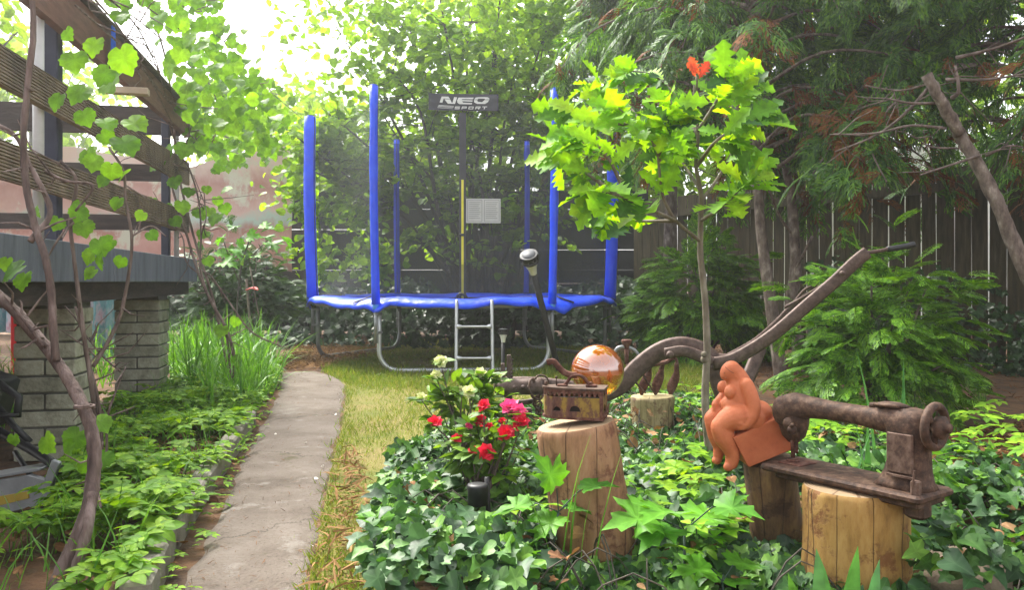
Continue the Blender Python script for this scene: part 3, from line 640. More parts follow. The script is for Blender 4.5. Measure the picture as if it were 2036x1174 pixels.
for poly in ([(455, 470), (500, 335), (560, 335), (515, 475)], [(500, 335), (650, 335), (690, 385), (490, 380)], [(560, 395), (690, 395), (740, 495), (640, 495)], [(640, 470), (720, 495), (800, 498), (850, 345), (780, 342), (745, 470)],
             [(880, 350), (1225, 345), (1205, 385), (865, 385)], [(850, 400), (1205, 410), (1190, 438), (850, 430)], [(850, 430), (960, 432), (985, 465), (1190, 468), (1178, 503), (900, 500), (855, 470)], [(868, 385), (965, 385), (955, 400), (855, 402)],
             [(1265, 345), (1330, 335), (1540, 335), (1578, 360), (1580, 388), (1480, 388), (1470, 368), (1330, 368), (1310, 390), (1235, 390)], [(1232, 402), (1305, 402), (1315, 440), (1410, 450), (1470, 402), (1575, 400), (1545, 450), (1480, 490), (1300, 490), (1235, 455)],
             [(430, 532), (775, 548), (772, 558), (430, 545)], [(415, 555), (770, 575), (768, 586), (415, 567)], [(405, 585), (750, 605), (748, 612), (405, 595)]): slab(poly)
def sq(x, y, pat, wd=110, h=62, st=17):   # squared letters of SPORT as strokes
    for (a0, b0, a1, b1) in pat:
        X0, Y0, X1, Y1 = x + a0 * wd, y + b0 * h, x + a1 * wd, y + b1 * h; k = .25
        s = lambda xx, yy: (xx + (y + h - yy) * k, yy)
        slab([s(X0, Y1), s(X1, Y1), s(X1, Y0), s(X0, Y0)])
t_ = .26; c_ = .17
for x, pat in ((790, [(0, 0, 1, t_), (0, t_, c_, .5), (0, .38, 1, .62), (1 - c_, .5, 1, .8), (0, .76, 1, 1)]), (945, [(0, 0, c_, 1), (c_, 0, 1, t_), (1 - c_, t_, 1, .5), (c_, .42, 1, .66)]),
               (1100, [(0, 0, 1, t_), (0, t_, c_, .8), (1 - c_, t_, 1, .8), (0, .76, 1, 1)]), (1255, [(0, 0, c_, 1), (c_, 0, 1, t_), (1 - c_, t_, 1, .5), (c_, .42, 1, .64), (.6, .64, .85, 1)]), (1405, [(0, 0, 1, t_), (.4, t_, .62, 1)])): sq(x, 555 - (x - 790) * .012, pat)
LET.build('lettering', M['letter'], ban, smooth=False)

# ---------------------------------------------------------------- ladder leaning on the trampoline
lad = thing('ladder', (-.32, 6.6, 0), 'grey metal two step ladder hooked on the front rim of the trampoline', 'ladder')
def L3(px, py): t = (py - 600) / 155; return P(px, py, 6.74 - .1 * t)
for px in (908, 978):
    mb = MB(); a, b = L3(px, 606), L3(px + (-1 if px < 940 else 2), 757); b[2] = 0; h = a + (0, .14, .012); mb.tube(smoothpath([h, a + (0, .05, .015), a, lerp(a, b, .5), b], 5), .0145, 12); mb.build('stile', M['silver'], lad)
for py in (650, 713):
    mb = MB(); a, b = L3(908, py), L3(978, py); mb.tube([lerp(a, b, t) for t in (0, .08, .16, .84, .92, 1)], [.027, .026, .013, .013, .026, .027], 12, flat=(1, .8)); mb.build('step', M['silver'], lad)

# ---------------------------------------------------------------- solar garden lamps
M['clear'] = pm('clear_plastic', [(.3, (.50, .52, .52)), (.7, (.62, .63, .63))], 20, .25, .1, spec=.6)
M['solar'] = pm('solar_cell', [(.3, (.05, .052, .06)), (.7, (.10, .105, .115))], 30, .55, 0)
def garden_lamp(base, top, s, label, group):
    base = np.asarray(base, float); top = np.asarray(top, float); ax = nrm(top - base); H = np.linalg.norm(top - base)
    t = thing('garden_lamp', tuple(base), label, 'garden lamp', group)
    mb = MB(); mb.lathe([(.003, -.08), (.012 * s * 2.2, 0), (.0135 * s * 2.2, H - 2.1 * s * .1)], base, ax, 14); mb.build('stake', M['black'], t)
    h = H - .21 * s
    mb = MB(); mb.lathe([(.030 * s, h), (.031 * s, h + .01 * s), (.040 * s, h + .06 * s), (.060 * s, h + .115 * s), (.064 * s, h + .125 * s)], base, ax, 22)
    for i in range(12):
        a = i / 12 * 6.283; 
    mb.build('lens', M['clear'], t)
    mb = MB(); mb.lathe([(.07 * s, h + .125 * s), (.078 * s, h + .135 * s), (.078 * s, h + .145 * s), (.070 * s, h + .152 * s), (.072 * s, h + .19 * s), (.078 * s, h + .2 * s), (.076 * s, h + .21 * s), (.06 * s, h + .212 * s)], base, ax, 26)
    u = nrm(np.cross(ax, (0, 1, 0))); v = np.cross(ax, u)
    for i in range(10):
        a = i / 10 * 6.283; c = base + ax * (h + .17 * s) + (u * math.cos(a) + v * math.sin(a)) * .074 * s; mb.box(c, (.012 * s, .012 * s, .04 * s), np.stack([u, v, ax], 1))
    cap = mb.build('cap', M['black'], t, smooth='auto')
    mb = MB(); mb.lathe([(.058 * s, h + .213 * s), (.056 * s, h + .216 * s)], base, ax, 26); mb.build('solar_cell', M['solar'], cap)
    return t
b_ = P(1113, 745, 6.9); b_[2] = 0
garden_lamp(b_, P(1051, 506, 6.1), .90, 'tall black garden lamp leaning over in front of the right trampoline leg', 'black torch shaped garden lamps')
b_ = P(999, 760, 6.35); b_[2] = 0
garden_lamp(b_, P(1001, 655, 6.35), .5, 'short upright black garden lamp beside the ladder', 'black torch shaped garden lamps')
t = thing('garden_light', tuple(P(968, 1000, 2.45) * (1, 1, 0)), 'low black capped garden light sunk in the ivy below the red flowers', 'garden lamp')
mb = MB(); c = P(950, 960, 2.45); mb.lathe([(.030, -.045), (.031, .0), (.033, .010), (.031, .016), (.016, .018)], c - (0, 0, .022), (0, 0, 1), 20); mb.build('cap', M['black'], t)
mb = MB(); mb.tube([P(974, 1010, 2.47) * (1, 1, 0), P(968, 950, 2.47)], .008, 10); mb.build('stake', M['black'], t)

# ---------------------------------------------------------------- logs
def logmat(name, cols, stain):
    m, n = newmat(name)
    tc = nd(n, 'ShaderNodeTexCoord'); mp = nd(n, 'ShaderNodeMapping'); mp.inputs['Scale'].default_value = (1, 1, .28); lk(n, tc.outputs['Object'], mp.inputs[0])
    no = nd(n, 'ShaderNodeTexNoise'); no.inputs['Scale'].default_value = 34; no.inputs['Detail'].default_value = 10; no.inputs['Roughness'].default_value = .72; lk(n, mp.outputs[0], no.inputs['Vector'])
    rp = ramp(n, [(.3, cols[0]), (.5, cols[1]), (.7, cols[2])]); lk(n, no.outputs['Fac'], rp.inputs[0])
    n2 = nd(n, 'ShaderNodeTexNoise'); n2.inputs['Scale'].default_value = 13; n2.inputs['Detail'].default_value = 9; n2.inputs['Roughness'].default_value = .7; lk(n, tc.outputs['Object'], n2.inputs['Vector'])
    r2 = ramp(n, [(.53, (0, 0, 0)), (.60, (.8, .8, .8))]); lk(n, n2.outputs['Fac'], r2.inputs[0])
    mx = nd(n, 'ShaderNodeMix', data_type='RGBA'); lk(n, r2.outputs[0], mx.inputs[0]); lk(n, rp.outputs[0], mx.inputs[6]); mx.inputs[7].default_value = c4(stain)
    m3 = nd(n, 'ShaderNodeMapping'); m3.inputs['Scale'].default_value = (1, 1, .025); lk(n, tc.outputs['Object'], m3.inputs[0])
    n3 = nd(n, 'ShaderNodeTexVoronoi', feature='DISTANCE_TO_EDGE'); n3.inputs['Scale'].default_value = 9; lk(n, m3.outputs[0], n3.inputs['Vector'])
    r3 = ramp(n, [(.0, (.12, .10, .09)), (.012, (1, 1, 1))]); lk(n, n3.outputs['Distance'], r3.inputs[0])
    mu = nd(n, 'ShaderNodeMix', data_type='RGBA', blend_type='MULTIPLY'); mu.inputs[0].default_value = .8; lk(n, mx.outputs[2], mu.inputs[6]); lk(n, r3.outputs[0], mu.inputs[7])
    b = nd(n, 'ShaderNodeBsdfPrincipled'); b.inputs['Roughness'].default_value = .72; lk(n, mu.outputs[2], b.inputs['Base Color'])
    bu = nd(n, 'ShaderNodeBump'); bu.inputs['Strength'].default_value = .5; bu.inputs['Distance'].default_value = .004; lk(n, no.outputs['Fac'], bu.inputs['Height'])
    b2 = nd(n, 'ShaderNodeBump'); b2.inputs['Strength'].default_value = .8; b2.inputs['Distance'].default_value = .006; lk(n, r3.outputs[0], b2.inputs['Height']); lk(n, bu.outputs[0], b2.inputs['Normal']); b3 = nd(n, 'ShaderNodeBump', invert=True); b3.inputs['Strength'].default_value = .5; b3.inputs['Distance'].default_value = .004; lk(n, r2.outputs[0], b3.inputs['Height']); lk(n, b2.outputs[0], b3.inputs['Normal']); lk(n, b3.outputs[0], b.inputs['Normal'])
    o = nd(n, 'ShaderNodeOutputMaterial'); lk(n, b.outputs[0], o.inputs[0]); return m
def endmat(name, col):
    m, n = newmat(name)
    tc = nd(n, 'ShaderNodeTexCoord'); mp = nd(n, 'ShaderNodeMapping'); lk(n, tc.outputs['Generated'], mp.inputs[0]); mp.inputs['Location'].default_value = (-.46, -.53, 0)
    w_ = nd(n, 'ShaderNodeTexWave', wave_type='RINGS', rings_direction='Z'); w_.inputs['Scale'].default_value = 11; w_.inputs['Distortion'].default_value = 2.5; w_.inputs['Detail'].default_value = 3; lk(n, mp.outputs[0], w_.inputs['Vector'])
    rp = ramp(n, [(0, tuple(x * .62 for x in col)), (.55, col), (1, tuple(min(.7, x * 1.25) for x in col))]); lk(n, w_.outputs['Fac'], rp.inputs[0])
    gr = nd(n, 'ShaderNodeTexGradient', gradient_type='RADIAL'); lk(n, mp.outputs[0], gr.inputs['Vector']); n5 = nd(n, 'ShaderNodeTexNoise', noise_dimensions='1D'); n5.inputs['Scale'].default_value = 26; n5.inputs['Detail'].default_value = 2; lk(n, gr.outputs['Fac'], n5.inputs['W'])
    r5 = ramp(n, [(.34, (.25, .2, .16)), (.40, (1, 1, 1))]); lk(n, n5.outputs['Fac'], r5.inputs[0]); mu = nd(n, 'ShaderNodeMix', data_type='RGBA', blend_type='MULTIPLY'); mu.inputs[0].default_value = .75; lk(n, rp.outputs[0], mu.inputs[6]); lk(n, r5.outputs[0], mu.inputs[7])
    b = nd(n, 'ShaderNodeBsdfPrincipled'); b.inputs['Roughness'].default_value = .85; lk(n, mu.outputs[2], b.inputs['Base Color'])
    o = nd(n, 'ShaderNodeOutputMaterial'); lk(n, b.outputs[0], o.inputs[0]); return m
def log(base, top, r0, r1, label, sidem, endm, tilt=(0, 0)):
    base = np.asarray(base, float); top = np.asarray(top, float); ax = nrm(top - base); H = np.linalg.norm(top - base)
    t = thing('log_stump', (base[0], base[1], 0), label, 'log', 'upright log stumps in the flower bed')
    mb = MB(); n = 56; prof = [(lerp(r0, r1, q) * (1 + .012 * math.sin(q * 9)), q * H) for q in np.linspace(-.1, 1, 22)]; prof[-1] = (r1 - .004, H); prof.insert(-1, (r1, H - .006))
    st = rng.bit_generator.state; mb.lathe(prof, base, ax, n, jit=.022, cap=False); V = mb.V[0]; q = V - base; hh = q @ ax; rad_ = q - hh[:, None] * ax; an = np.arctan2(rad_[:, 1], rad_[:, 0])
    f_ = 1 + .012 * np.sin(an * 7 + hh * 9) + .008 * np.sin(an * 17 + hh * 31) + .006 * np.sin(an * 3 - hh * 23); f_[-2 * n:] = 1; V[:] = base + hh[:, None] * ax + rad_ * f_[:, None]
    mb.build('side', sidem, t)
    rng.bit_generator.state = st; mb = MB(); mb.lathe([(r1 - .004, H), (r1 * .66, H + .002), (r1 * .33, H + .001), (.002, H + .002)], base, ax, n, jit=.022); mb.build('cut_top', endm, t, smooth=False)
    return t
M['logA'] = logmat('log_pale', [(.17, .08, .036), (.30, .155, .075), (.38, .22, .12)], (.13, .042, .022))
M['logB'] = logmat('log_yellow', [(.20, .10, .022), (.34, .19, .048), (.42, .26, .08)], (.16, .055, .016))
M['logC'] = logmat('log_bark', [(.12, .085, .035), (.30, .23, .11), (.40, .32, .17)], (.13, .055, .028))
M['logD'] = logmat('log_dark', [(.05, .026, .014), (.13, .07, .032), (.24, .145, .05)], (.05, .022, .013))
M['endD'] = endmat('log_end_dark', (.13, .08, .045)); M['endA'] = endmat('log_end', (.34, .23, .13)); M['endC'] = endmat('log_end_yellow', (.36, .29, .14))
log(P(1190, 1106, 2.34) * (1, 1, 0), P(1147, 842, 2.34), .122, .117, 'pale leaning log stump carrying the rusty charcoal iron', M['logA'], M['endA'])
b_ = P(1704, 1190, 2.11); b_[2] = 0; tp = P(1701, 985, 2.11); tp[2] = .268
log(b_, tp, .132, .130, 'yellow peeled log stump under the rusty sewing machine', M['logB'], M['endA'])
b_ = P(1299, 860, 4.4); b_[2] = 0
log(b_, P(1297, 788, 4.4), .114, .116, 'small yellow log stump farther back below the rusty tines', M['logC'], M['endC'])
b_ = P(1550, 1100, 2.40); b_[2] = 0
log(b_, P(1528, 914, 2.36), .076, .072, 'dark bark log stump under the terracotta figure', M['logD'], M['endD'])

# ---------------------------------------------------------------- charcoal iron
M['rust'] = pm('rust', [(.32, (.022, .011, .009)), (.44, (.075, .030, .021)), (.53, (.13, .055, .038)), (.61, (.17, .095, .072)), (.70, (.05, .028, .024))], 38, .85, .4, 90, nr=.74, detail=9, metallic=.15, spec=.3, bdist=.004)
M['rustyellow'] = pm('rust_yellow', [(.36, (.05, .022, .017)), (.47, (.11, .045, .032)), (.52, (.13, .07, .03)), (.56, (.22, .14, .025)), (.68, (.26, .17, .035))], 22, .8, .5, 60, nr=.74, detail=8, stretch=(1, 1, .5), bdist=.003)
M['darkrust'] = pm('dark_rust', [(.32, (.018, .010, .007)), (.45, (.048, .026, .017)), (.55, (.088, .048, .031)), (.63, (.135, .085, .055)), (.72, (.055, .032, .022))], 40, .7, .6, 50, nr=.74, detail=9, metallic=.2, spec=.35, bdist=.004)
M['ploughiron'] = pm('plough_iron', [(.3, (.032, .019, .015)), (.48, (.075, .045, .035)), (.58, (.11, .072, .058)), (.72, (.055, .032, .026))], 34, .62, .35, 90, detail=9, nr=.72, metallic=.25, spec=.4, bdist=.003)
M['midrust'] = pm('mid_rust', [(.32, (.03, .018, .013)), (.45, (.075, .043, .031)), (.55, (.12, .075, .055)), (.66, (.16, .11, .085))], 36, .75, .4, 70, detail=9, nr=.72, metallic=.15, spec=.3, bdist=.003)
M['darkhole'] = pm('iron_inside', [(.3, (.008, .006, .005)), (.7, (.02, .014, .01))], 10, .95, 0)
ic = P(1143, 830, 2.335); iz = .409
yaw = R(14); IX = np.array((math.cos(yaw), -math.sin(yaw), 0)); IY = np.array((math.sin(yaw), math.cos(yaw), 0)); IZ = np.array((0, 0, 1.0))
def I3(x, y, z): return np.array((ic[0], ic[1], iz)) + IX * x + IY * y + IZ * z
iron = thing('charcoal_iron', (ic[0], ic[1], iz), 'rusty antique charcoal flat iron with a curved latch on the lid', 'iron')
outl = [(.086, -.048), (.086, .048), (.02, .050), (-.045, .040), (-.085, .015), (-.092, 0), (-.085, -.018), (-.06, -.036), (-.02, -.046)]
mb = MB(); n = len(outl); o_ = np.array(outl)
def holes(mb, A, B, z0, z1, hs):
    """upright wall A-B with half round openings hs = (centre along, radius, base height)"""
    d = B - A; L = np.linalg.norm(d[:2]); xs = sorted(set([0, 1] + [c / L + k * r / L for c, r, b in hs for k in np.linspace(-1, 1, 9)])); xs = [x for x in xs if 0 <= x <= 1]
    for u, v in zip(xs[:-1], xs[1:]):
        m_ = (u + v) / 2 * L; hole = None
        for c, r, b in hs:
            if abs(m_ - c) < r: hole = (c, r, b)
        def pt(t, z): q = A + d * t; return I3(q[0], q[1], z)
        if not hole: mb.raw([pt(u, z0), pt(v, z0), pt(v, z1), pt(u, z1)], [[0, 1, 2, 3]])
        else:
            c, r, b = hole; hu = b + math.sqrt(max(0, r * r - (u * L - c) ** 2)); hv = b + math.sqrt(max(0, r * r - (v * L - c) ** 2))
            mb.raw([pt(u, z0), pt(v, z0), pt(v, b), pt(u, b)], [[0, 1, 2, 3]]); mb.raw([pt(u, hu), pt(v, hv), pt(v, z1), pt(u, z1)], [[0, 1, 2, 3]])
mb = MB(); front = [(-.092, 0), (-.085, -.018), (-.06, -.038), (-.03, -.047), (.086, -.048)]
holes(mb, np.array(front[3]), np.array(front[4]), .004, .062, [(.038, .0165, .022)]); holes(mb, np.array(front[2]), np.array(front[3]), .004, .062, [(.016, .0125, .022)])
holes(mb, np.array(front[1]), np.array(front[2]), .004, .062, []); holes(mb, np.array(front[0]), np.array(front[1]), .004, .062, [])
holes(mb, np.array((.086, -.048)), np.array((.086, .048)), .004, .062, [(.048, .022, .018)])
for A, B in (((.086, .048), (.02, .05)), ((.02, .05), (-.045, .04)), ((-.045, .04), (-.085, .015)), ((-.085, .015), (-.092, 0))): holes(mb, np.array(A), np.array(B), .004, .062, [])
body = mb.build('body', M['rustyellow'], iron, smooth=False)
sm = body.modifiers.new('wall', 'SOLIDIFY'); sm.thickness = .004; sm.offset = -1
mb = MB(); mb.prism(o_ * 1.035, I3(0, 0, .003), IX, IY, .008); mb.build('sole_plate', M['rust'], iron, smooth=False)
mb = MB(); mb.prism(o_ * .90, I3(0, 0, .03), IX, IY, .046); mb.build('firebox', M['darkhole'], iron, smooth=False)
mb = MB()                                             # toothed upper band
fr = np.array(front + [(.086, .048)])
seg = [lerp(fr[i], fr[i + 1], t) for i in range(len(fr) - 1) for t in np.linspace(0, 1, 9 if i == 3 else 3)[:-1]] + [fr[-1]]
for i in range(len(seg) - 1):
    A, B = seg[i], seg[i + 1]; mb.raw([I3(*A, .0745), I3(*B, .0745), I3(*B, .082), I3(*A, .082)], [[0, 1, 2, 3]])
    q = lerp(A, B, .5); mb.raw([I3(*lerp(A, B, .12), .075), I3(*lerp(A, B, .32), .064), I3(*lerp(A, B, .68), .064), I3(*lerp(A, B, .88), .075)], [[0, 1, 2, 3]])
tb = mb.build('toothed_rim', M['rust'], iron, smooth=False); sm = tb.modifiers.new('wall', 'SOLIDIFY'); sm.thickness = .003; sm.offset = -1
mb = MB()
for x, y in ((.083, -.045), (.083, .045)): mb = MB(); mb.box(I3(x, y, .042), (.010, .010, .078), np.stack([IX, IY, IZ], 1), bev=.002); mb.build('corner_post', M['rust'], iron, smooth=False)
mb = MB()
mb.box(I3(.088, 0, .012), (.010, .09, .012), np.stack([IX, IY, IZ], 1), bev=.002); mb.box(I3(.094, .012, .026), (.004, .05, .005), np.stack([IX, IY, IZ], 1) @ np.array(Matrix.Rotation(.4, 3, 'X')))
mb.build('draught_door', M['rust'], iron, smooth=False)
mb = MB(); mb.prism(o_ * 1.05, I3(0, 0, .085), IX, IY, .006); lid = mb.build('lid', M['greysteel'] if False else M['darkrust'], iron, smooth=False)
mb = MB(); mb.tube(smoothpath([I3(-.032, 0, .09), I3(-.022, 0, .10), I3(-.012, 0, .115), I3(.004, 0, .121), I3(.02, 0, .118), I3(.034, 0, .105), I3(.042, 0, .09)], 4), .006, 8, flat=(1.3, .8))
mb.box(I3(-.036, 0, .091), (.03, .02, .006), np.stack([IX, IY, IZ], 1), bev=.002); mb.box(I3(.048, 0, .091), (.032, .02, .008), np.stack([IX, IY, IZ], 1), bev=.002); mb.ball(I3(.046, 0, .098), .006)
mb.build('handle_arch', M['rust'], iron)
mb = MB(); mb.tube(smoothpath([I3(.006, 0, .121), I3(-.012, 0, .121), I3(-.032, 0, .128), I3(-.05, 0, .145), I3(-.060, 0, .156), I3(-.068, 0, .158), I3(-.082, 0, .155)], 5), .0065, 8, flat=(1.4, .7), up=(0, 1, 0)); mb.build('latch', M['rust'], iron)
mb = MB(); mb.tube([I3(-.055, .005, .088), I3(-.055, .005, .112)], .0022, 6); mb.ball(I3(-.055, .005, .112), .004); mb.build('pin', M['darkrust'], iron); mb = MB(); mb.box(I3(-.085, .0, .093), (.008, .012, .016), np.stack([IX, IY, IZ], 1)); mb.build('lid_catch', M['darkrust'], iron)

# ---------------------------------------------------------------- amber glass ball
def ambermat():
    m, n = newmat('amber_glass')
    tc = nd(n, 'ShaderNodeTexCoord'); no = nd(n, 'ShaderNodeTexNoise'); no.inputs['Scale'].default_value = 9; no.inputs['Detail'].default_value = 5; lk(n, tc.outputs['Object'], no.inputs['Vector'])
    rp = ramp(n, [(.3, (.26, .040, .002)), (.7, (.60, .14, .006))]); lk(n, no.outputs['Fac'], rp.inputs[0])
    b = nd(n, 'ShaderNodeBsdfPrincipled'); lk(n, rp.outputs[0], b.inputs['Base Color']); b.inputs['Roughness'].default_value = .04; b.inputs['IOR'].default_value = 1.9
    b.inputs['Transmission Weight'].default_value = .35; b.inputs['Coat Weight'].default_value = 1; b.inputs['Coat IOR'].default_value = 2.2; b.inputs['Coat Roughness'].default_value = .01
    o = nd(n, 'ShaderNodeOutputMaterial'); lk(n, b.outputs[0], o.inputs[0]); return m
M['amber'] = ambermat()
bc = P(1188, 738, 2.75); br = 52.5 / 1610 * 2.75
ball = thing('gazing_ball', (bc[0], bc[1], 0), 'shiny amber glass garden ball behind the charcoal iron', 'garden ball')
mb = MB(); mb.ball(bc, br, 48, 32); mb.build('globe', M['amber'], ball)
mb = MB(); mb.tube([(bc[0], bc[1], -.05), (bc[0], bc[1], bc[2] - br + .01)], .008, 10); mb.build('stick', M['darkrust'], ball)

# ---------------------------------------------------------------- plough
PY = 4.2
pg = thing('plough', tuple(P(1440, 880, PY) * (1, 1, 0)), 'rusty antique horse plough with an arched beam and upswept handles', 'plough')
def pp(l, Y=PY, k=5, dy=0): return pxpath([(x, y, (Y if len(r) == 0 else r[0]) + dy) for x, y, *r in l], k)
mb = MB(); mb.tube(pp([(985, 768), (1060, 768), (1130, 775), (1185, 785), (1232, 768), (1270, 730), (1310, 700), (1350, 688), (1385, 694), (1408, 708), (1422, 720), (1450, 722)]), .030, 8, flat=(1.6, .6), up=(0, 1, 0)); mb.build('beam', M['ploughiron'], pg)
mb = MB(); mb.tube(pp([(1322, 704, 4.13), (1360, 699, 4.13), (1398, 712, 4.13), (1415, 722, 4.13)]), .021, 8, flat=(1.4, .5), up=(0, 1, 0)); mb.ball(P(1332, 706, 4.11), .02); mb.build('beam_plate', M['ploughiron'], pg)
mb = MB(); mb.tube(pp([(1418, 724), (1455, 716), (1500, 692), (1545, 660), (1600, 612), (1660, 560), (1700, 522), (1725, 502)], 4.15), .027, 8, flat=(1.25, .45), up=(0, 1, 0)); h = mb.build('handle', M['ploughiron'], pg)
mb = MB(); mb.tube(pp([(1722, 503, 4.15), (1745, 500, 4.15), (1768, 495, 4.15)]), .010, 8); mb.build('crossbar', M['ploughiron'], h); mb = MB(); mb.ball(P(1675, 544, 4.12), .015); mb.build('bolt', M['ploughiron'], h); mb = MB(); mb.tube(pp([(1764, 496, 4.15), (1795, 491, 4.15), (1818, 486, 4.15)]), .016, 10); mb.build('grip', M['black'], h)
mb = MB(); mb.tube(pp([(1440, 718, 4.35), (1500, 684, 4.5), (1545, 645, 4.65), (1590, 600, 4.75), (1640, 575, 4.8), (1690, 540, 4.8)], 4.5), .024, 8, flat=(1.2, .45), up=(0, 1, 0)); h = mb.build('handle', M['ploughiron'], pg)
mb = MB(); mb.tube(pp([(1578, 602, 4.6), (1602, 575, 4.6), (1628, 569, 4.6), (1662, 573, 4.6)]), .008, 6); mb.tube(pp([(1560, 612, 4.5), (1600, 590, 4.45), (1640, 565, 4.3)]), .010, 6); mb.build('brace', M['ploughiron'], pg)
mb = MB(); mb.tube(pp([(1428, 722), (1440, 765), (1452, 810), (1456, 850), (1450, 890)]), np.interp(np.linspace(0, 1, 21), [0, .25, .5, .75, 1], [.05, .046, .038, .036, .04]), 8, flat=(1.5, .6), up=(0, 1, 0)); mb.build('standard', M['ploughiron'], pg)
mb = MB(); mb.tube(pp([(1512, 690, 4.3), (1497, 730, 4.25), (1478, 775, 4.2), (1462, 830, 4.2)]), .034, 8, flat=(1.1, .5), up=(0, 1, 0)); mb.build('strut', M['ploughiron'], pg)
mb = MB(); g = np.array([[P(1425 + 70 * u + 25 * math.sin(v * 2), 775 + 95 * v, PY - .1 + .16 * u + .09 * v * v) for u in np.linspace(0, 1, 8)] for v in np.linspace(0, 1, 8)]); mb.grid(g); o = mb.build('mouldboard', M['ploughiron'], pg); sm = o.modifiers.new('t', 'SOLIDIFY'); sm.thickness = .012
mb = MB()
for px in (1000, 1012): mb.box(P(px, 742 - (px - 1000) * .6, PY - .02), (.022, .02, .15 if px > 1005 else .10), bev=.003)
for i in range(6): mb.ball(P(1016.5, 717 + i * 8, PY - .02), .010, 6, 5)
mb.build('hitch_bar', M['ploughiron'], pg, smooth=False)
mb = MB(); mb.ball(P(1000, 770, PY), (.05, .045, .055), 14, 10); mb.tube(pp([(990, 772), (1030, 770), (1078, 769)], PY - .03), .042, 12)
for x in (1023, 1040, 1052): mb.ball(P(x, 771, PY - .075), .013, 6, 5)
mb.box(P(1012, 800, PY), (.035, .035, .16), bev=.004); mb.tube(pp([(1022, 802), (1045, 800), (1066, 797)], PY), .014, 8); mb.build('hitch_head', M['ploughiron'], pg)
mb = MB(); mb.box(P(1037, 832, PY), (.11, .08, .10), bev=.006); mb.box(P(1005, 830, PY), (.05, .06, .08), bev=.005); mb.build('foot_block', M['ploughiron'], pg, smooth=False)
mb = MB()
def ring(c, r, th, rx, rz, n=22):
    a = np.linspace(0, 2 * math.pi, n); m = np.array(Matrix.Rotation(rz, 3, 'Z') @ Matrix.Rotation(rx, 3, 'X'))
    mb.tube([c + m @ np.array((math.cos(t) * r, math.sin(t) * r, 0)) for t in a], th, 6, cap=False)
ring(P(1066, 774, PY - .06), .055, .006, 1.2, .9); ring(P(1076, 762, PY - .05), .04, .005, 1.5, .3)
for i in range(9): ring(P(1064 + 3 * math.sin(i * 2.1) + i * 1.1, 786 + i * 5, PY - .06 + .01 * math.cos(i)), .019, .005, 1.3 + (i % 2) * 1.0, i * .9, 12)
mb.build('chain', M['darkrust'], pg)
# ---------------------------------------------------------------- three tined cultivator with leaf blades, on the far stump
cu = thing('hand_cultivator', tuple(P(1290, 788, 4.42)), 'rusty cultivator with thin tines and leaf shaped blades standing on the small log', 'garden tool')
CY = 4.42
mb = MB(); mb.lathe([(.012, 0), (.016, .015), (.026, .03), (.030, .045), (.026, .05)], P(1246, 694, CY), (0, 0, 1), 12); mb.tube([P(1246, 725, CY), P(1246, 690, CY)], .012, 8); mb.tube(pp([(1246, 725), (1270, 728), (1320, 722), (1338, 712)], CY), .012, 8); mb.build('socket', M['rust'], cu)
mb = MB(); mb.tube(pp([(1222, 703), (1228, 693), (1240, 690), (1252, 692), (1264, 699), (1272, 712)], CY), .007, 8, flat=(.7, 1.3)); mb.build('arm', M['greysteel'], cu)
for l in ([(1232, 745), (1240, 762), (1254, 779)], [(1246, 725), (1262, 758), (1284, 783)], [(1266, 715), (1282, 752), (1304, 786)]):
    mb = MB(); mb.tube(pp(l, CY - .03), [.007] * 5 + [.006] * 5 + [.003], 6); mb.build('tine', M['darkrust'], cu)
for l in ([(1292, 722), (1289, 742), (1280, 766), (1275, 786)], [(1319, 716), (1313, 742), (1306, 765), (1303, 786)], [(1345, 722), (1344, 745), (1336, 768), (1333, 787)]):
    mb = MB(); c = pp(l, CY + .02, 4); w_ = np.interp(np.linspace(0, 1, len(c)), [0, .25, .5, .65, .85, 1], [.009, .012, .027, .028, .018, .003]); g = np.stack([c + np.outer(w_, (-1, 0, 0)), c + (0, -.006, 0), c + np.outer(w_, (1, 0, 0))], 1); mb.grid(g); o = mb.build('blade', M['rust'], cu); sm = o.modifiers.new('t', 'SOLIDIFY'); sm.thickness = .005
mb = MB(); mb.tube(pp([(1319, 720), (1324, 712), (1334, 710), (1344, 715), (1346, 724)], CY + .02), .009, 8); mb.build('bow', M['rust'], cu)

# ---------------------------------------------------------------- sewing machine
SU = nrm(np.array((.254, -.36, 0))); SN = np.array((-SU[1], SU[0], 0)); SN = SN if SN[1] > 0 else -SN; SZ = np.array((0, 0, 1.0)); SO = P(1516, 922, 2.25); SO[2] = .274
SROT = np.stack([SU, SN, SZ], 1)
def S3(x, y, z): return SO + SU * x + SN * y + SZ * z
sw = thing('sewing_machine', tuple(S3(.22, .07, 0)), 'rusty old sewing machine head with handwheel on the yellow log', 'sewing machine')
mb = MB(); mb.box(S3(.22, .075, .012), (.45, .165, .020), SROT, bev=.006); mb.box(S3(.23, .078, -.006), (.40, .13, .018), SROT, bev=.004); mb.box(S3(.405, .06, -.026), (.05, .05, .04), SROT, bev=.008, taper=1); bed = mb.build('bed', M['darkrust'], sw, smooth=False)
mb = MB(); mb.box(S3(.06, .075, .0235), (.07, .08, .004), SROT, bev=.001); mb.build('needle_plate', M['rust'], bed, smooth=False)
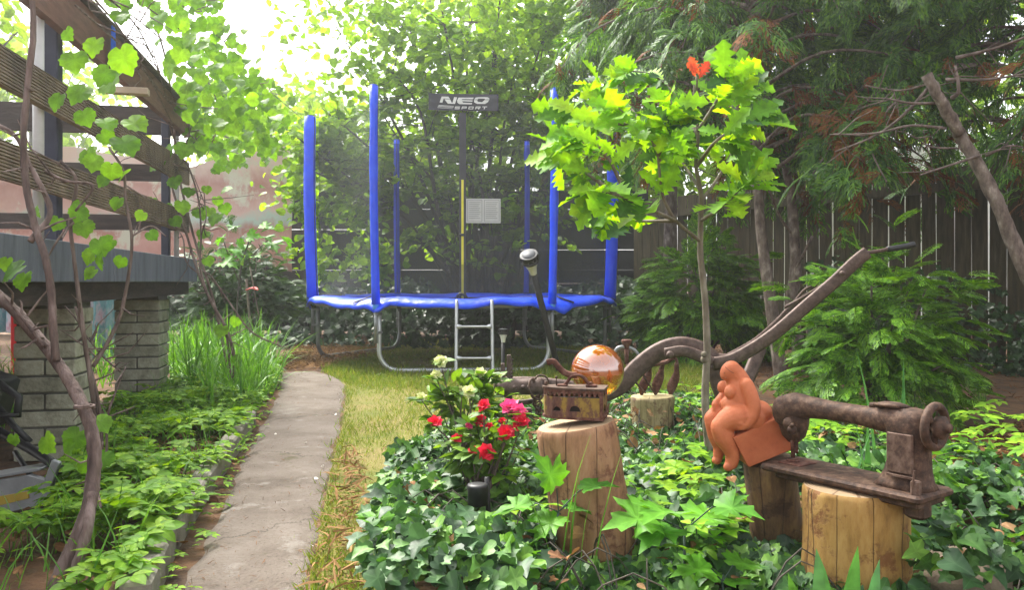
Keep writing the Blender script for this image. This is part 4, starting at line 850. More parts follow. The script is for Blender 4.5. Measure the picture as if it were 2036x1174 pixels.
def loft(mb, secs, n=20, e=2.6):
    """secs: centre, half y, half z (or in-plane axes) -> rounded box loft"""
    V = []; a = np.linspace(0, 2 * math.pi, n, endpoint=False)
    for c, ax1, ax2 in secs:
        cs, sn = np.cos(a), np.sin(a); V.append(c + (np.sign(cs) * np.abs(cs) ** (2 / e))[:, None] * ax1 + (np.sign(sn) * np.abs(sn) ** (2 / e))[:, None] * ax2)
    k = len(secs); Fc = [[i * n + j, i * n + (j + 1) % n, (i + 1) * n + (j + 1) % n, (i + 1) * n + j] for i in range(k - 1) for j in range(n)] + [list(range(n - 1, -1, -1)), list(range((k - 1) * n, k * n))]
    mb.raw(np.concatenate(V), Fc)
mb = MB(); y0 = .078
loft(mb, [(S3(x, y0, z), SN * hy, SU * hx) for x, z, hx, hy in ((.365, .02, .075, .060), (.368, .035, .062, .052), (.372, .06, .053, .046), (.376, .10, .047, .042), (.376, .14, .047, .042), (.372, .165, .055, .044), (.362, .19, .068, .042), (.358, .208, .066, .034), (.358, .214, .05, .02))])
loft(mb, [(S3(x, y0, z), SN * hy, SZ * hz) for x, z, hy, hz in ((.37, .178, .042, .036), (.31, .178, .036, .030), (.24, .180, .029, .0245), (.16, .181, .028, .025), (.09, .181, .032, .030), (.07, .176, .036, .038), (.045, .170, .040, .046), (.024, .166, .038, .044))])
arm = mb.build('arm', M['darkrust'], sw)
mb = MB(); loft(mb, [(S3(.045, y0, z), SN * hy, SU * hx) for z, hx, hy in ((.078, .014, .012), (.095, .032, .024), (.125, .040, .032), (.17, .042, .038), (.20, .034, .034))]); mb.ball(S3(.022, y0 - .02, .165), (.028, .03, .042), 10, 8); mb.ball(S3(.008, y0 + .01, .155), (.018, .022, .028), 8, 6); mb.ball(S3(.075, y0 - .05, .12), .014, 8, 6); mb.ball(S3(.055, y0 - .036, .135), .017, 8, 6)
mb.tube([S3(.07, y0 - .05, .125), S3(.085, y0 - .06, .138)], .006, 6); mb.build('head', M['darkrust'], sw)
mb = MB(); mb.tube([S3(.05, y0 - .01, .10), S3(.05, y0 - .01, .036)], [.008, .006], 8); mb.box(S3(.05, y0 - .01, .028), (.03, .014, .005), SROT); mb.tube([S3(.062, y0 - .01, .1), S3(.062, y0 - .01, .05)], .004, 6); mb.build('needle_bar', M['rust'], sw)
mb = MB(); mb.box(S3(.378, y0 - .049, .110), (.066, .008, .098), SROT, bev=.003); mb.box(S3(.382, y0 - .055, .056), (.064, .010, .005), SROT); mb.box(S3(.425, y0 - .062, .03), (.02, .02, .05), SROT, bev=.003); mb.tube([S3(.42, y0 - .072, .02), S3(.425, y0 - .07, .08)], .003, 6); mb.build('cover_plate', M['midrust'], sw, smooth=False)
mb = MB()
a = np.linspace(0, 2 * math.pi, 33); c = S3(.438, y0, .178)
mb.tube([c + SN * math.cos(t) * .049 + SZ * math.sin(t) * .049 for t in a], .0105, 10, cap=False, flat=(1, 1))
for i in range(3): t = i * 2.094 + .4; mb.tube([c, c + (SN * math.cos(t) + SZ * math.sin(t)) * .047], .008, 6)
mb.lathe([(.014, -.035), (.014, 0), (.027, .005), (.028, .020), (.022, .025), (.012, .028), (.012, .036)], c, SU, 18); mb.build('handwheel', M['darkrust'], sw)
mb = MB(); mb.lathe([(.04, 0), (.042, .006), (.02, .012)], S3(.33, y0, .212), (.05, .05, 1), 16); mb.lathe([(.014, 0), (.014, .012), (.01, .014)], S3(.285, y0, .203), (0, 0, 1), 12); mb.tube([S3(.32, y0 - .02, .222), S3(.365, y0 - .03, .218)], .004, 6); mb.build('bobbin_winder', M['darkrust'], sw)

# ---------------------------------------------------------------- terracotta figure
M['terracotta'] = pm('terracotta', [(.3, (.32, .080, .030)), (.42, (.44, .120, .046)), (.6, (.50, .150, .062)), (.72, (.54, .19, .09))], 18, .62, .25, 160, spec=.35, nr=.7, bdist=.003)
M['terracotta_block'] = pm('terracotta_block', [(.3, (.28, .068, .024)), (.42, (.38, .095, .036)), (.6, (.43, .118, .046)), (.72, (.47, .15, .07))], 18, .65, .25, 160, spec=.3, nr=.7, bdist=.003)
FY = 2.35
def T3(x, y, d=0): return P(1380 + x / 4.19, 700 + y / 4.19, FY) + np.array((0, d, 0))     # pixel of the enlarged view, depth offset in metres
ps = FY / 1610 / 4.19                                                                      # metres per pixel there
fg = thing('terracotta_figure', tuple(T3(470, 960)), 'terracotta sculpture of a rounded seated woman with long hair on a block', 'sculpture')
mb = MB()
def ell(x, y, rx, ry, rd, rot=0, d=0): mb.ball(T3(x, y, d), ((rx + 10) * ps, (rd + 10) * ps, (ry + 8) * ps), 24, 16, np.array(Matrix.Rotation(rot, 3, 'Y')))
def cap(pts, n=14): mb.tube(smoothpath([T3(x, y, d) for x, y, r, d in pts], 4), np.interp(np.linspace(0, 1, (len(pts) - 1) * 4 + 1), np.linspace(0, 1, len(pts)), [(r + 11) * ps for *_, r, d in pts]), n, up=(0, 1, 0)); [mb.ball(T3(x, y, d), (r + 11) * ps * .99, 14, 10) for x, y, r, d in (pts[0], pts[-1])]
ell(292, 168, 62, 74, 62, .25, .0)                       # head
ell(262, 185, 36, 48, 42, .15, .0)                       # face
ell(234, 178, 10, 20, 12, -.1, 0)                        # nose
cap([(312, 150, 66, .0), (352, 205, 78, .004), (400, 270, 76, .006), (450, 340, 56, .008), (490, 400, 30, .01)])  # hair down the back
cap([(330, 235, 58, .0), (360, 300, 92, .0), (385, 400, 108, .0), (430, 500, 120, .0)], 20)     # torso
ell(455, 470, 165, 105, 120, .75, .0)                    # back to seat
ell(545, 505, 92, 92, 118, .2, .0)                       # seat
ell(400, 270, 70, 56, 100, .4, .0)                       # shoulders
ell(282, 325, 40, 50, 34, .2, -.024); ell(252, 300, 34, 46, 32, .2, .02)   # breasts
ell(310, 440, 75, 80, 90, .2, 0)                         # belly
cap([(408, 262, 46, -.036), (435, 345, 50, -.044), (452, 440, 50, -.048), (430, 530, 42, -.052), (385, 580, 32, -.052), (345, 590, 24, -.05)])   # near arm
for k, (x, y) in enumerate(((328, 574), (322, 585), (325, 597), (333, 607))): cap([(365, 585 + k * 6, 15, -.054), (345, 582 + k * 7, 14, -.056), (x, y + 4, 11, -.052)], 8)
cap([(350, 575, 13, -.058), (335, 566, 11, -.06), (322, 572, 9, -.058)], 8)
cap([(372, 262, 44, .036), (330, 330, 42, .046), (275, 400, 36, .046), (225, 440, 30, .036)])    # far arm
for k in range(4): cap([(225, 425 + k * 13, 16, .03), (200, 430 + k * 14, 17, .024), (188, 448 + k * 13, 14, .016)], 8)
ell(205, 455, 34, 46, 30, 0, .022)
cap([(480, 560, 98, -.022), (380, 530, 100, -.028), (280, 550, 92, -.028), (205, 610, 74, -.026)], 18)      # near thigh
cap([(400, 520, 90, .026), (260, 520, 80, .030), (175, 575, 62, .030)], 18)                                   # far thigh
cap([(205, 620, 76, -.026), (235, 700, 78, -.026), (285, 790, 62, -.026), (300, 860, 48, -.026), (290, 915, 42, -.026)], 18)   # near shin
cap([(180, 600, 62, .028), (205, 720, 58, .028), (228, 810, 40, .028), (222, 880, 34, .028)], 16)
ell(268, 935, 40, 32, 34, -.5, -.03); ell(210, 920, 34, 30, 30, -.3, .026)
fig = mb.build('figure', M['terracotta'], fg)
rm = fig.modifiers.new('one_surface', 'REMESH'); rm.mode = 'VOXEL'; rm.voxel_size = .0026; rm.use_smooth_shade = True
sm = fig.modifiers.new('soft', 'SMOOTH'); sm.iterations = 5; sm.factor = .5
# features of the face and the hair line, scored into the clay
M['scored'] = pm('scored_clay', [(.3, (.20, .06, .03)), (.7, (.26, .08, .04))], 9, .8, 0)
mb = MB(); q = [];
mb.tube(smoothpath([T3(243, 118, -.022), T3(262, 142, -.034), T3(284, 158, -.0395), T3(302, 166, -.0385)], 4), .0011, 6)
mb.ball(T3(243, 172, -.017), (.003, .002, .0018)); mb.tube([T3(246, 212, -.018), T3(256, 214, -.024)], .0011, 6)
mb.build('incised_line', M['scored'], fg)
mb = MB(); blk = [(325, 718), (705, 548), (722, 560), (836, 800), (826, 814), (462, 966), (448, 955)]
T4 = lambda x, y: P(1380 + x / 4.19, 700 + y / 4.19, FY - .055); q = np.array([(T4(x, y)[0], T4(x, y)[2]) for x, y in blk]); mb.prism(q, (0, FY + .005, 0), (1, 0, 0), (0, 0, 1), .12)
o = mb.build('block', M['terracotta_block'], fg, smooth=False); bv = o.modifiers.new('soft_edge', 'BEVEL'); bv.width = .005; bv.segments = 3

# ---------------------------------------------------------------- metal rail and dark frame under the deck
ar = thing('metal_frame', tuple(P(70, 980, 2.85) * (1, 1, 0)), 'grey metal footboard with a faded yellow strip and black tube below the deck', 'metal frame')
mb = MB(); q = [(-120, 985), (0, 955), (60, 945), (104, 958), (106, 975), (98, 1000), (60, 1008), (0, 1022), (-120, 1045)]; q = np.array([(P(x, y, 2.8)[0], P(x, y, 2.8)[2]) for x, y in q]); mb.prism(q, (0, 2.8, 0), (1, 0, 0), (0, 0, 1), .03); mb.box(P(-10, 945, 2.88), (.40, .14, .008), np.array(Matrix.Rotation(-.17, 3, 'Y')), bev=.002); mb.box(P(105, 940, 2.8), (.03, .02, .085), np.array(Matrix.Rotation(.35, 3, 'Y')), bev=.003); mb.build('footboard', M['greysteel'], ar, smooth=False)
mb = MB(); q = np.array([(P(x, y, 2.78)[0], P(x, y, 2.78)[2]) for x, y in [(-110, 1012), (0, 988), (55, 978), (57, 992), (0, 1006), (-110, 1034)]]); mb.prism(q, (0, 2.782, 0), (1, 0, 0), (0, 0, 1), .006); mb.build('yellow_strip', M['yellowlabel'], ar, smooth=False)
mb = MB(); mb.tube(smoothpath([P(-20, 850, 3.1), P(45, 885, 3.0), P(90, 912, 2.9), P(120, 935, 2.85)], 4), .018, 10); mb.tube([P(30, 900, 3.1), P(70, 960, 2.95)], .01, 8); mb.box(P(-48, 795, 3.1), (.16, .25, .2), np.array(Matrix.Rotation(.3, 3, 'Y')), bev=.012); mb.tube([P(-30, 740, 3.1), P(10, 772, 3.0), P(38, 790, 3.0), P(34, 830, 3.0)], .014, 8); mb.tube([P(-20, 790, 3.1), P(30, 850, 3.0), P(60, 880, 3.0)], .012, 8); mb.box(P(10, 826, 2.98), (.09, .03, .012), bev=.002); mb.build('black_tube', M['black'], ar)
# rock
mb = MB(); c = P(1925, 1160, 2.1); c[2] = .02; mb.ball(c, (.11, .10, .085), 24, 16); V = mb.V[0]; d = V - c; V += d * (.12 * np.sin(d[:, :1] * 40) * np.cos(d[:, 1:2] * 33 + 1) + .05 * np.sin(d[:, 2:3] * 90 + d[:, :1] * 50)); M['stone'] = pm('stone', [(.3, (.10, .075, .05)), (.7, (.24, .19, .13))], 14, .9, .6)
o = mb.build('rock', M['stone']); tag(o, 'brown rounded rock half hidden in the ivy at the foot of the yellow log', 'rock')
# ---------------------------------------------------------------- planting: leaf materials
LM = {}
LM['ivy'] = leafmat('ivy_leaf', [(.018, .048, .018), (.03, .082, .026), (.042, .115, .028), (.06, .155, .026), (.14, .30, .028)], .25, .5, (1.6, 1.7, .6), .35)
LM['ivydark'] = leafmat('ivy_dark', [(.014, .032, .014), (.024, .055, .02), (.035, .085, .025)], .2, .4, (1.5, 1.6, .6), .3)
LM['elder'] = leafmat('elder_leaf', [(.08, .20, .016), (.13, .29, .018), (.19, .37, .022), (.27, .45, .03)], .42, .55, (1.6, 1.4, .3), .18)
LM['grass'] = leafmat('grass_blade', [(.11, .19, .02), (.17, .26, .025), (.24, .29, .04), (.32, .30, .08)], .3, .6, (1.2, 1.2, .5), .2)
LM['strap'] = leafmat('strap_leaf', [(.06, .17, .02), (.10, .26, .025), (.14, .32, .035)], .4, .45, (1.4, 1.35, .4), .35)
LM['hazel'] = leafmat('hazel_leaf', [(.09, .20, .016), (.14, .28, .018), (.18, .34, .02), (.24, .41, .025)], .56, .5, (1.9, 1.7, .35), .3)
LM['far'] = leafmat('far_leaf', [(.12, .23, .02), (.17, .30, .025), (.22, .37, .03)], .55, .55, (1.8, 1.6, .4), .25)
LM['grape'] = leafmat('grape_leaf', [(.07, .18, .018), (.11, .26, .02), (.16, .33, .025)], .56, .5, (1.75, 1.55, .3), .3)
LM['oak'] = leafmat('oak_leaf', [(.03, .085, .035), (.12, .30, .014), (.16, .36, .012), (.20, .42, .014), (.28, .46, .02)], .52, .52, (1.8, 1.55, .25), .2)
LM['oakyoung'] = leafmat('oak_young', [(.55, .06, .03), (.62, .16, .05)], .45, .5, (1.2, .9, .5), .3)
LM['conifer'] = leafmat('conifer_spray', [(.03, .08, .022), (.05, .13, .026), (.08, .19, .026), (.14, .28, .028)], .34, .55, (1.5, 1.5, .5), .3)
LM['brownspray'] = leafmat('brown_spray', [(.09, .03, .01), (.17, .065, .016), (.22, .09, .02)], .2, .7, (1.2, 1, .6), .2)
LM['thuja'] = leafmat('thuja_spray', [(.045, .12, .018), (.09, .23, .02), (.15, .33, .022), (.22, .41, .03)], .38, .5, (1.5, 1.4, .4), .35)
LM['shrub'] = leafmat('shrub_leaf', [(.022, .055, .02), (.035, .085, .022), (.055, .125, .028)], .3, .55, (1.5, 1.5, .5), .3)
LM['maple'] = leafmat('maple_leaf', [(.06, .19, .025), (.09, .26, .02), (.13, .33, .02)], .42, .5, (1.6, 1.5, .3), .22)
LM['azalea'] = leafmat('azalea_leaf', [(.05, .11, .02), (.09, .19, .02), (.18, .31, .03)], .35, .5, (1.5, 1.4, .4), .25)
LM['red'] = leafmat('red_petal', [(.62, .01, .03), (.75, .018, .05), (.80, .03, .09)], .3, .5, (1.1, .8, 1.0), .25)
LM['pink'] = leafmat('pink_petal', [(.78, .05, .20), (.85, .10, .30)], .3, .5, (1.1, .8, 1.0), .25)
LM['cream'] = leafmat('cream_petal', [(.62, .66, .22), (.74, .76, .40), (.80, .80, .55)], .3, .5, (1.1, 1.1, .9), .25)
LM['iris'] = leafmat('iris_leaf', [(.04, .13, .04), (.06, .18, .05), (.09, .24, .05)], .3, .42, (1.4, 1.4, .5), .4)
LM['needle'] = leafmat('needle_litter', [(.05, .022, .010), (.13, .055, .02), (.20, .09, .035), (.11, .075, .045)], .05, .9, (1, 1, 1), .1)
LM['straw'] = leafmat('straw_litter', [(.22, .12, .05), (.32, .19, .085), (.16, .08, .03)], .1, .9, (1, 1, 1), .1)
UP = np.array((0, 0, 1.0))
def rnd(n): return rng.standard_normal((n, 3))
def U(a, b, n=None): return rng.uniform(a, b, n)
LITE = (np.array([(-.045, 0, 0), (.045, 0, 0), (-.036, .06, .55), (.036, .06, .55), (0, .3, .96)]), [[0, 1, 3, 2], [2, 3, 4]])
def upright(mb, T, xy, z, h, lean=.25):
    k = len(xy); az = U(0, 6.283, k); bend = np.stack([np.cos(az), np.sin(az), np.zeros(k)], 1); up = nrm(UP + lean * rnd(k) * (1, 1, .2)); Yv = nrm(bend - (bend * up).sum(1, keepdims=True) * up); Xv = np.cross(Yv, up)
    mb.inst(T, np.stack([Xv, Yv, up], -1), np.column_stack([xy, np.broadcast_to(z, (k,))]), h)

# ---------------------------------------------------------------- lawn grass, litter
dens = lambda xy: lump(xy[:, 0], xy[:, 1], .5, 3)
mb = MB(); xy = scatter(LW, 115000); keep = rng.uniform(size=len(xy)) < .35 + .65 * dens(xy); keep &= rng.uniform(size=len(xy)) < np.clip(6.0 / xy[:, 1], .45, 1); xy = xy[keep]
under = np.hypot(*(xy - TC).T) < 1.5; hh = U(.012, .034, len(xy)) * (1 + .5 * (xy[:, 1] > 6)) * (.7 + .7 * dens(xy)); hh[under] *= .8
upright(mb, LITE, xy, .003, hh * 1.15, .5)
edge = np.concatenate([lerp(pr[:-1], pr[1:], t)[:, :2] for t in np.linspace(0, 1, 26)]) + rng.normal(0, .025, ((len(pr) - 1) * 26, 2)); upright(mb, LITE, edge, .0, U(.02, .05, len(edge)), .5)
foot = np.concatenate([np.column_stack([U(-1.45, .45, 900), rng.normal(6.75, .18, 900)]), np.column_stack([U(-.2, 1.2, 700), rng.normal(6.9, .25, 700)])]); upright(mb, LITE, foot, .0, U(.04, .11, len(foot)), .4)
tag(mb.build('grass', LM['grass'], smooth=False), kind='stuff')
NEED = (np.array([(-.04, 0, 0), (.04, 0, 0), (.05, .5, .08), (-.03, .5, .08), (0, 1, .0)]), [[0, 1, 2, 3], [3, 2, 4]])
mb = MB()
pts = [scatter([G(*q) for q in [(1180, 690), (1240, 640), (1500, 660), (1620, 760), (1560, 830), (1450, 760), (1300, 720)]], 9000), scatter([G(*q) for q in [(1840, 880), (2100, 830), (2200, 1000), (2060, 1080), (1870, 960)]], 5200),
       scatter([(.2, 7), (3.5, 5), (5, 7), (1.5, 11.5), (-4, 11.5), (-2.2, 8.5)], 9000)]
q = np.concatenate(pts); leaves(mb, NEED, np.column_stack([q, U(.002, .03, len(q))]), rnd(len(q)) * (1, 1, .15), UP, U(.02, .075, len(q)), .5, .2)
tag(mb.build('needle_litter', LM['needle'], smooth=False), kind='stuff')
mb = MB(); q = np.concatenate([scatter([G(*p) for p in [(560, 740), (640, 738), (760, 700), (700, 676), (600, 690), (560, 715)]], 5200), scatter([G(*p) for p in [(625, 1200), (680, 900), (705, 900), (740, 1000), (730, 1200)]], 330)]);
leaves(mb, NEED, np.column_stack([q, U(.002, .05, len(q))]), rnd(len(q)) * (1, 1, .25), UP, U(.03, .11, len(q)), .5, .2); tag(mb.build('straw_litter', LM['straw'], smooth=False), kind='stuff')
mb = MB(); t = U(0, len(pl) - 1.01, 900).astype(int); a = U(0, 1, 900)[:, None] ** 2.2; q = pl[t] * (1 - a) + pr[t] * a + rng.normal(0, .02, (900, 3)); q[:, 2] = .018
leaves(mb, NEED, q, rnd(900) * (1, 1, .1), UP, U(.008, .03, 900), .3, .2); tag(mb.build('path_litter', LM['needle'], smooth=False), kind='stuff')

LM['petal'] = leafmat('fallen_petal', [(.55, .52, .45), (.7, .68, .62)], .2, .8, (1, 1, 1), .1)
mb = MB(); q = np.array([np.r_[(pl[i] * (1 - t) + pr[i] * t)[:2], .022] for i, t in zip(rng.integers(4, len(pl), 9), U(.05, .95, 9))] + [np.r_[p, .02] for p in scatter(LW, 34)] + [np.r_[p, .03] for p in scatter([G(1360, 740), G(1480, 740), G(1500, 780), G(1380, 770)], 10)]); leaves(mb, T_ROUND, q, rnd(len(q)) * (1, 1, .1), UP, U(.007, .018, len(q)), .4, .1)
tag(mb.build('fallen_petals', LM['petal']), kind='stuff')
LM['dead'] = leafmat('dead_leaf', [(.09, .04, .018), (.20, .10, .04), (.28, .17, .08)], .15, .8, (1.1, 1, .7), .15)
mb = MB(); q = scatter([G(*p) for p in [(-100, 1220), (330, 1220), (500, 880), (560, 760), (340, 760), (150, 930)]], 420); leaves(mb, [T_OVATE, T_ROUND], np.column_stack([q, U(.004, .05, 420)]), rnd(420) * (1, 1, .1), UP, U(.02, .055, 420), .5, .2)
q = scatter([G(*p) for p in [(740, 1240), (770, 960), (1050, 830), (1500, 830), (2050, 960), (2150, 1240)]], 520); leaves(mb, [T_OVATE, T_ROUND, T_IVY], np.column_stack([q, U(.01, .16, 520)]), rnd(520) * (1, 1, .2), UP, U(.02, .055, 520), .6, .2)
q = scatter([G(*p) for p in [(1850, 890), (2080, 860), (2160, 1010), (1900, 1010)]], 260); leaves(mb, [T_OVATE, T_ROUND], np.column_stack([q, U(.004, .03, 260)]), rnd(260) * (1, 1, .1), UP, U(.02, .05, 260), .5, .2)
tag(mb.build('dead_leaves', LM['dead']), kind='stuff')

# ---------------------------------------------------------------- ivy beds
IVP = np.array([G(*q) for q in [(722, 1260), (735, 1090), (765, 960), (860, 872), (1050, 812), (1235, 792), (1400, 795), (1560, 830), (1700, 850), (1860, 905), (1990, 960), (2150, 1010), (2300, 1260)]])
mb = MB(); mb2 = MB(); n = 17000; xy = scatter(IVP, n); pr_ = rng.uniform(size=n) < np.clip(3.3 / xy[:, 1], .35, 1) ** 1.3; xy = xy[pr_]; n = len(xy)
h = (.05 + .17 * lump(xy[:, 0], xy[:, 1], .35, 11)) * np.interp(xy[:, 1], [2.9, 3.9], [1, .42])
LOGS = [(G(1190, 1106)[0], 2.34), (P(1704, 0, 2.11)[0], 2.11), (P(1545, 0, 2.45)[0], 2.45), (P(1299, 0, 4.4)[0], 4.4)]
def infront(xy):
    k = np.zeros(len(xy), bool)
    for lx, ly in LOGS: u = ly - xy[:, 1]; k |= (np.abs(xy[:, 0] - lx * xy[:, 1] / ly) < .15) & (u > -.1) & (u < .55 + (ly > 4) * .6)
    return k
h = np.where(infront(xy), h * .30, h); rk = np.hypot(xy[:, 0] - P(1925, 0, 2.1)[0], xy[:, 1] - 2.05) < .15; h[rk] *= .1
C0 = xy.mean(0)
z = h * U(.25, 1, n) ** .45; near = xy[:, 1] < 2.7
out = nrm(np.column_stack([xy - C0, np.zeros(n)])); az = U(0, 6.283, n); axis = np.column_stack([np.cos(az), np.sin(az), -.35 * np.ones(n)])
leaves(mb, [T_IVY, T_IVY2, T_IVY3], np.column_stack([xy, z]), axis, UP + out * .25 + np.array((0, -.25, 0)), U(.024, .076, n), .45, .35)
for i in range(300):
    p = scatter(IVP, 1)[0]; a = U(0, 6.28); L = U(.12, .3)
    if not inpoly(np.array([p[0] + math.cos(a) * L * 1.3]), np.array([p[1] + math.sin(a) * L * 1.3]), IVP)[0]: continue
    pts = [np.array((p[0] + math.cos(a) * L * t, p[1] + math.sin(a) * L * t, .03 + .10 * math.sin(math.pi * t))) for t in np.linspace(0, 1, 5)]; mb2.tube(pts, .0022, 4, cap=False)
iv = mb.build('ivy', LM['ivy']); tag(iv, kind='stuff'); iv2 = mb2.build('ivy_stems', M['hazelbark']); tag(iv2, kind='stuff')
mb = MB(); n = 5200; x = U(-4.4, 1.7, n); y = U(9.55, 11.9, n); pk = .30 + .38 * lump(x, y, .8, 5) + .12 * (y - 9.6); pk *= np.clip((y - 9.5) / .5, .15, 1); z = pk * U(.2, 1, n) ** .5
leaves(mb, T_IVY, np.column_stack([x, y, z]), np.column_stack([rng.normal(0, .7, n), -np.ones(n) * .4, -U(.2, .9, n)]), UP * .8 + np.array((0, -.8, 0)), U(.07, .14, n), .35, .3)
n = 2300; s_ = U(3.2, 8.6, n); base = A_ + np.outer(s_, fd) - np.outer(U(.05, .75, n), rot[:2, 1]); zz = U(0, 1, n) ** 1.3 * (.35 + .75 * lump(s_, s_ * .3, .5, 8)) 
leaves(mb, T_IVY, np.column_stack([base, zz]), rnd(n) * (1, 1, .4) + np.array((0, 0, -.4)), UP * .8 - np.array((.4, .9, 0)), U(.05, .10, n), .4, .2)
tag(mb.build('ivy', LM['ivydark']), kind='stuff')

# ---------------------------------------------------------------- ground elder and long grass on the left, among the ivy on the right
ELP = np.array([G(*q) for q in [(-150, 1230), (262, 1230), (365, 1062), (478, 880), (520, 812), (552, 765), (548, 742), (420, 725), (330, 790), (215, 830), (190, 880), (150, 960), (60, 1080), (-150, 1130)]])
mb = MB(); n = 5600; xy = scatter(ELP, n); d_ = lump(xy[:, 0], xy[:, 1], .4, 21); k = (rng.uniform(size=n) < np.clip(3.4 / xy[:, 1], .4, 1)) & (rng.uniform(size=n) < .12 + 1.1 * d_) & ~((np.abs(xy[:, 0] + 1.19) < .12) & (xy[:, 1] < 2.3)); xy = xy[k]; n = len(xy)
z = .02 + (.05 + .12 * lump(xy[:, 0], xy[:, 1], .35, 22)) * U(.2, 1, n) ** .6; az = U(0, 6.28, n)
leaves(mb, T_ELDER, np.column_stack([xy, z]), np.column_stack([np.cos(az), np.sin(az), .05 * np.ones(n)]), UP, U(.045, .115, n), .28, .1)
for p in (scatter([G(*q) for q in [(1180, 1000), (1600, 900), (1640, 1240), (1050, 1240), (1000, 1050)]], 170), scatter([G(*q) for q in [(1480, 870), (1800, 890), (1800, 940), (1560, 960)]], 80), scatter([G(*q) for q in [(1230, 800), (1400, 800), (1480, 900), (1260, 900)]], 26), scatter([G(*q) for q in [(1860, 880), (2060, 870), (2080, 1020), (1900, 1000)]], 40)):
    p = p[~infront(p)]; n = len(p); az = U(0, 6.28, n); leaves(mb, T_ELDER, np.column_stack([p, U(.08, .2, n)]), np.column_stack([np.cos(az), np.sin(az), .05 * np.ones(n)]), UP, U(.07, .12, n), .2, .1)
n = 240; t = U(0, 1, n); e = kl[0] + 0; q = np.column_stack([np.interp(t, np.linspace(0, 1, len(pl)), pl[:, i]) for i in range(3)]); q[:, :2] += rng.normal(0, .03, (n, 2)); q[:, 2] = U(.01, .05, n)
k = rng.uniform(size=n) < .5; leaves(mb, T_ELDER, q[k], rnd(k.sum()) * (1, 1, .1), UP, U(.025, .06, k.sum()), .25, .1)
tag(mb.build('ground_elder', LM['elder']), kind='stuff')
BB = [bentblade(b, w_) for b, w_ in ((.5, .012), (1.0, .011), (1.5, .010), (2.0, .010))]
mb = MB()
GR = scatter([G(*q) for q in [(335, 780), (380, 700), (470, 700), (545, 735), (558, 775), (500, 830), (420, 840)]], 1150); GR2 = scatter(ELP, 1500)
for T in BB:
    q = GR[rng.uniform(size=len(GR)) < .3]; upright(mb, T, q, 0, U(.25, .62, len(q)), .18)
    q = GR2[rng.uniform(size=len(GR2)) < .25]; upright(mb, T, q, 0, U(.10, .26, len(q)), .3)
q = scatter([dk(.3, .7, 0), dk(1.9, .6, 0), dk(1.9, 1.6, 0), dk(.3, 1.6, 0)], 320); upright(mb, BB[1], q, 0, U(.25, .5, len(q)), .2)
q = scatter([dk(-.2, -.05, 0), dk(-2.5, .5, 0), dk(-2.5, 1.5, 0), dk(-.2, 1.5, 0)], 420); upright(mb, BB[1], q, 0, U(.25, .55, len(q)), .2)
tag(mb.build('long_grass', LM['strap']), kind='stuff')

# ---------------------------------------------------------------- trees and shrubs
def crown_leaves(mb, T, c, r, n, size, clumps=26, seed=0, spread=.36, nbias=UP, zcut=None):
    g = np.random.default_rng(seed); d = nrm(g.standard_normal((clumps, 3))); cc = np.asarray(c) + d * np.asarray(r) * g.uniform(.45, 1, (clumps, 1)); w_ = g.integers(0, clumps, n); k = g.standard_normal((n, 3))
    p = cc[w_] + k * np.asarray(r) * spread * g.uniform(.5, 1.1, (clumps, 1))[w_]
    if zcut is not None: p = p[p[:, 2] > zcut]
    n = len(p); leaves(mb, T, p, rnd(n) * (1, 1, .4) + np.array((0, 0, -.5)), nbias, U(size * .7, size * 1.3, n), .6, .2)
def fartree(base, h, c, r, n, size, seed, label, trunk=.14):
    t = thing('broadleaf_tree', (base[0], base[1], 0), label, 'tree', 'trees beyond the fences')
    mb = MB(); b = np.array((base[0], base[1], 0.0)); mb.tube([b, b + (.1, 0, h * .5), np.array(c) + (0, 0, r[2] * .4)], [trunk, trunk * .7, trunk * .2], 8)
    g = np.random.default_rng(seed)
    for i in range(16):
        z = g.uniform(.35, .95); s0 = lerp(b, np.array(c) + (0, 0, r[2] * .4), z); e = np.array(c) + nrm(g.standard_normal(3)) * np.array(r) * .8; mb.tube([s0, lerp(s0, e, .5) + (0, 0, .15), e], [trunk * .3, trunk * .18, .01], 6)
    mb.build('trunk', M['hazelbark'], t); mb = MB(); crown_leaves(mb, [T_ROUND, T_OVATE], c, r, n, size, 34, seed, .3); mb.build('crown', LM['far'], t); return t
fartree((.6, 17), 7, (.6, 17, 6.4), (3.2, 2.4, 3.6), 2600, .24, 31, 'tall light green leafy tree rising behind the hazel and the black screen fence', .16)
fartree((6.6, 15), 7, (6.4, 15, 5.2), (3.2, 2.5, 3.4), 3600, .22, 32, 'pale green tree showing behind the conifers beyond the slat fence', .16)
fartree((-5.6, 18.5), 5, (-5.4, 18.5, 3.7), (2.3, 1.8, 1.5), 2200, .2, 33, 'low bushy green tree behind the canyon print', .12)
fartree((-8.2, 10.5), 6, (-8.0, 10.5, 4.0), (2.0, 2.0, 1.8), 2600, .17, 34, 'dark leafy tree behind the terrace rails', .13)
fartree((-12.5, 21), 6, (-12.5, 21, 5.2), (3.0, 2.4, 2.4), 2200, .24, 35, 'distant pale tree left of the canyon print, half lost in the bright sky', .16)

fartree((2.6, 14.6), 4, (2.4, 14.6, 2.9), (2.2, 1.0, 1.0), 2600, .15, 36, 'low leafy green tree just beyond the corner where the two fences meet', .09)
fartree((-2.2, 15.2), 4, (-2.4, 15.2, 2.9), (2.3, 1.0, .9), 2200, .16, 37, 'low leafy green tree beyond the screen fence, behind the left poles of the trampoline', .09)

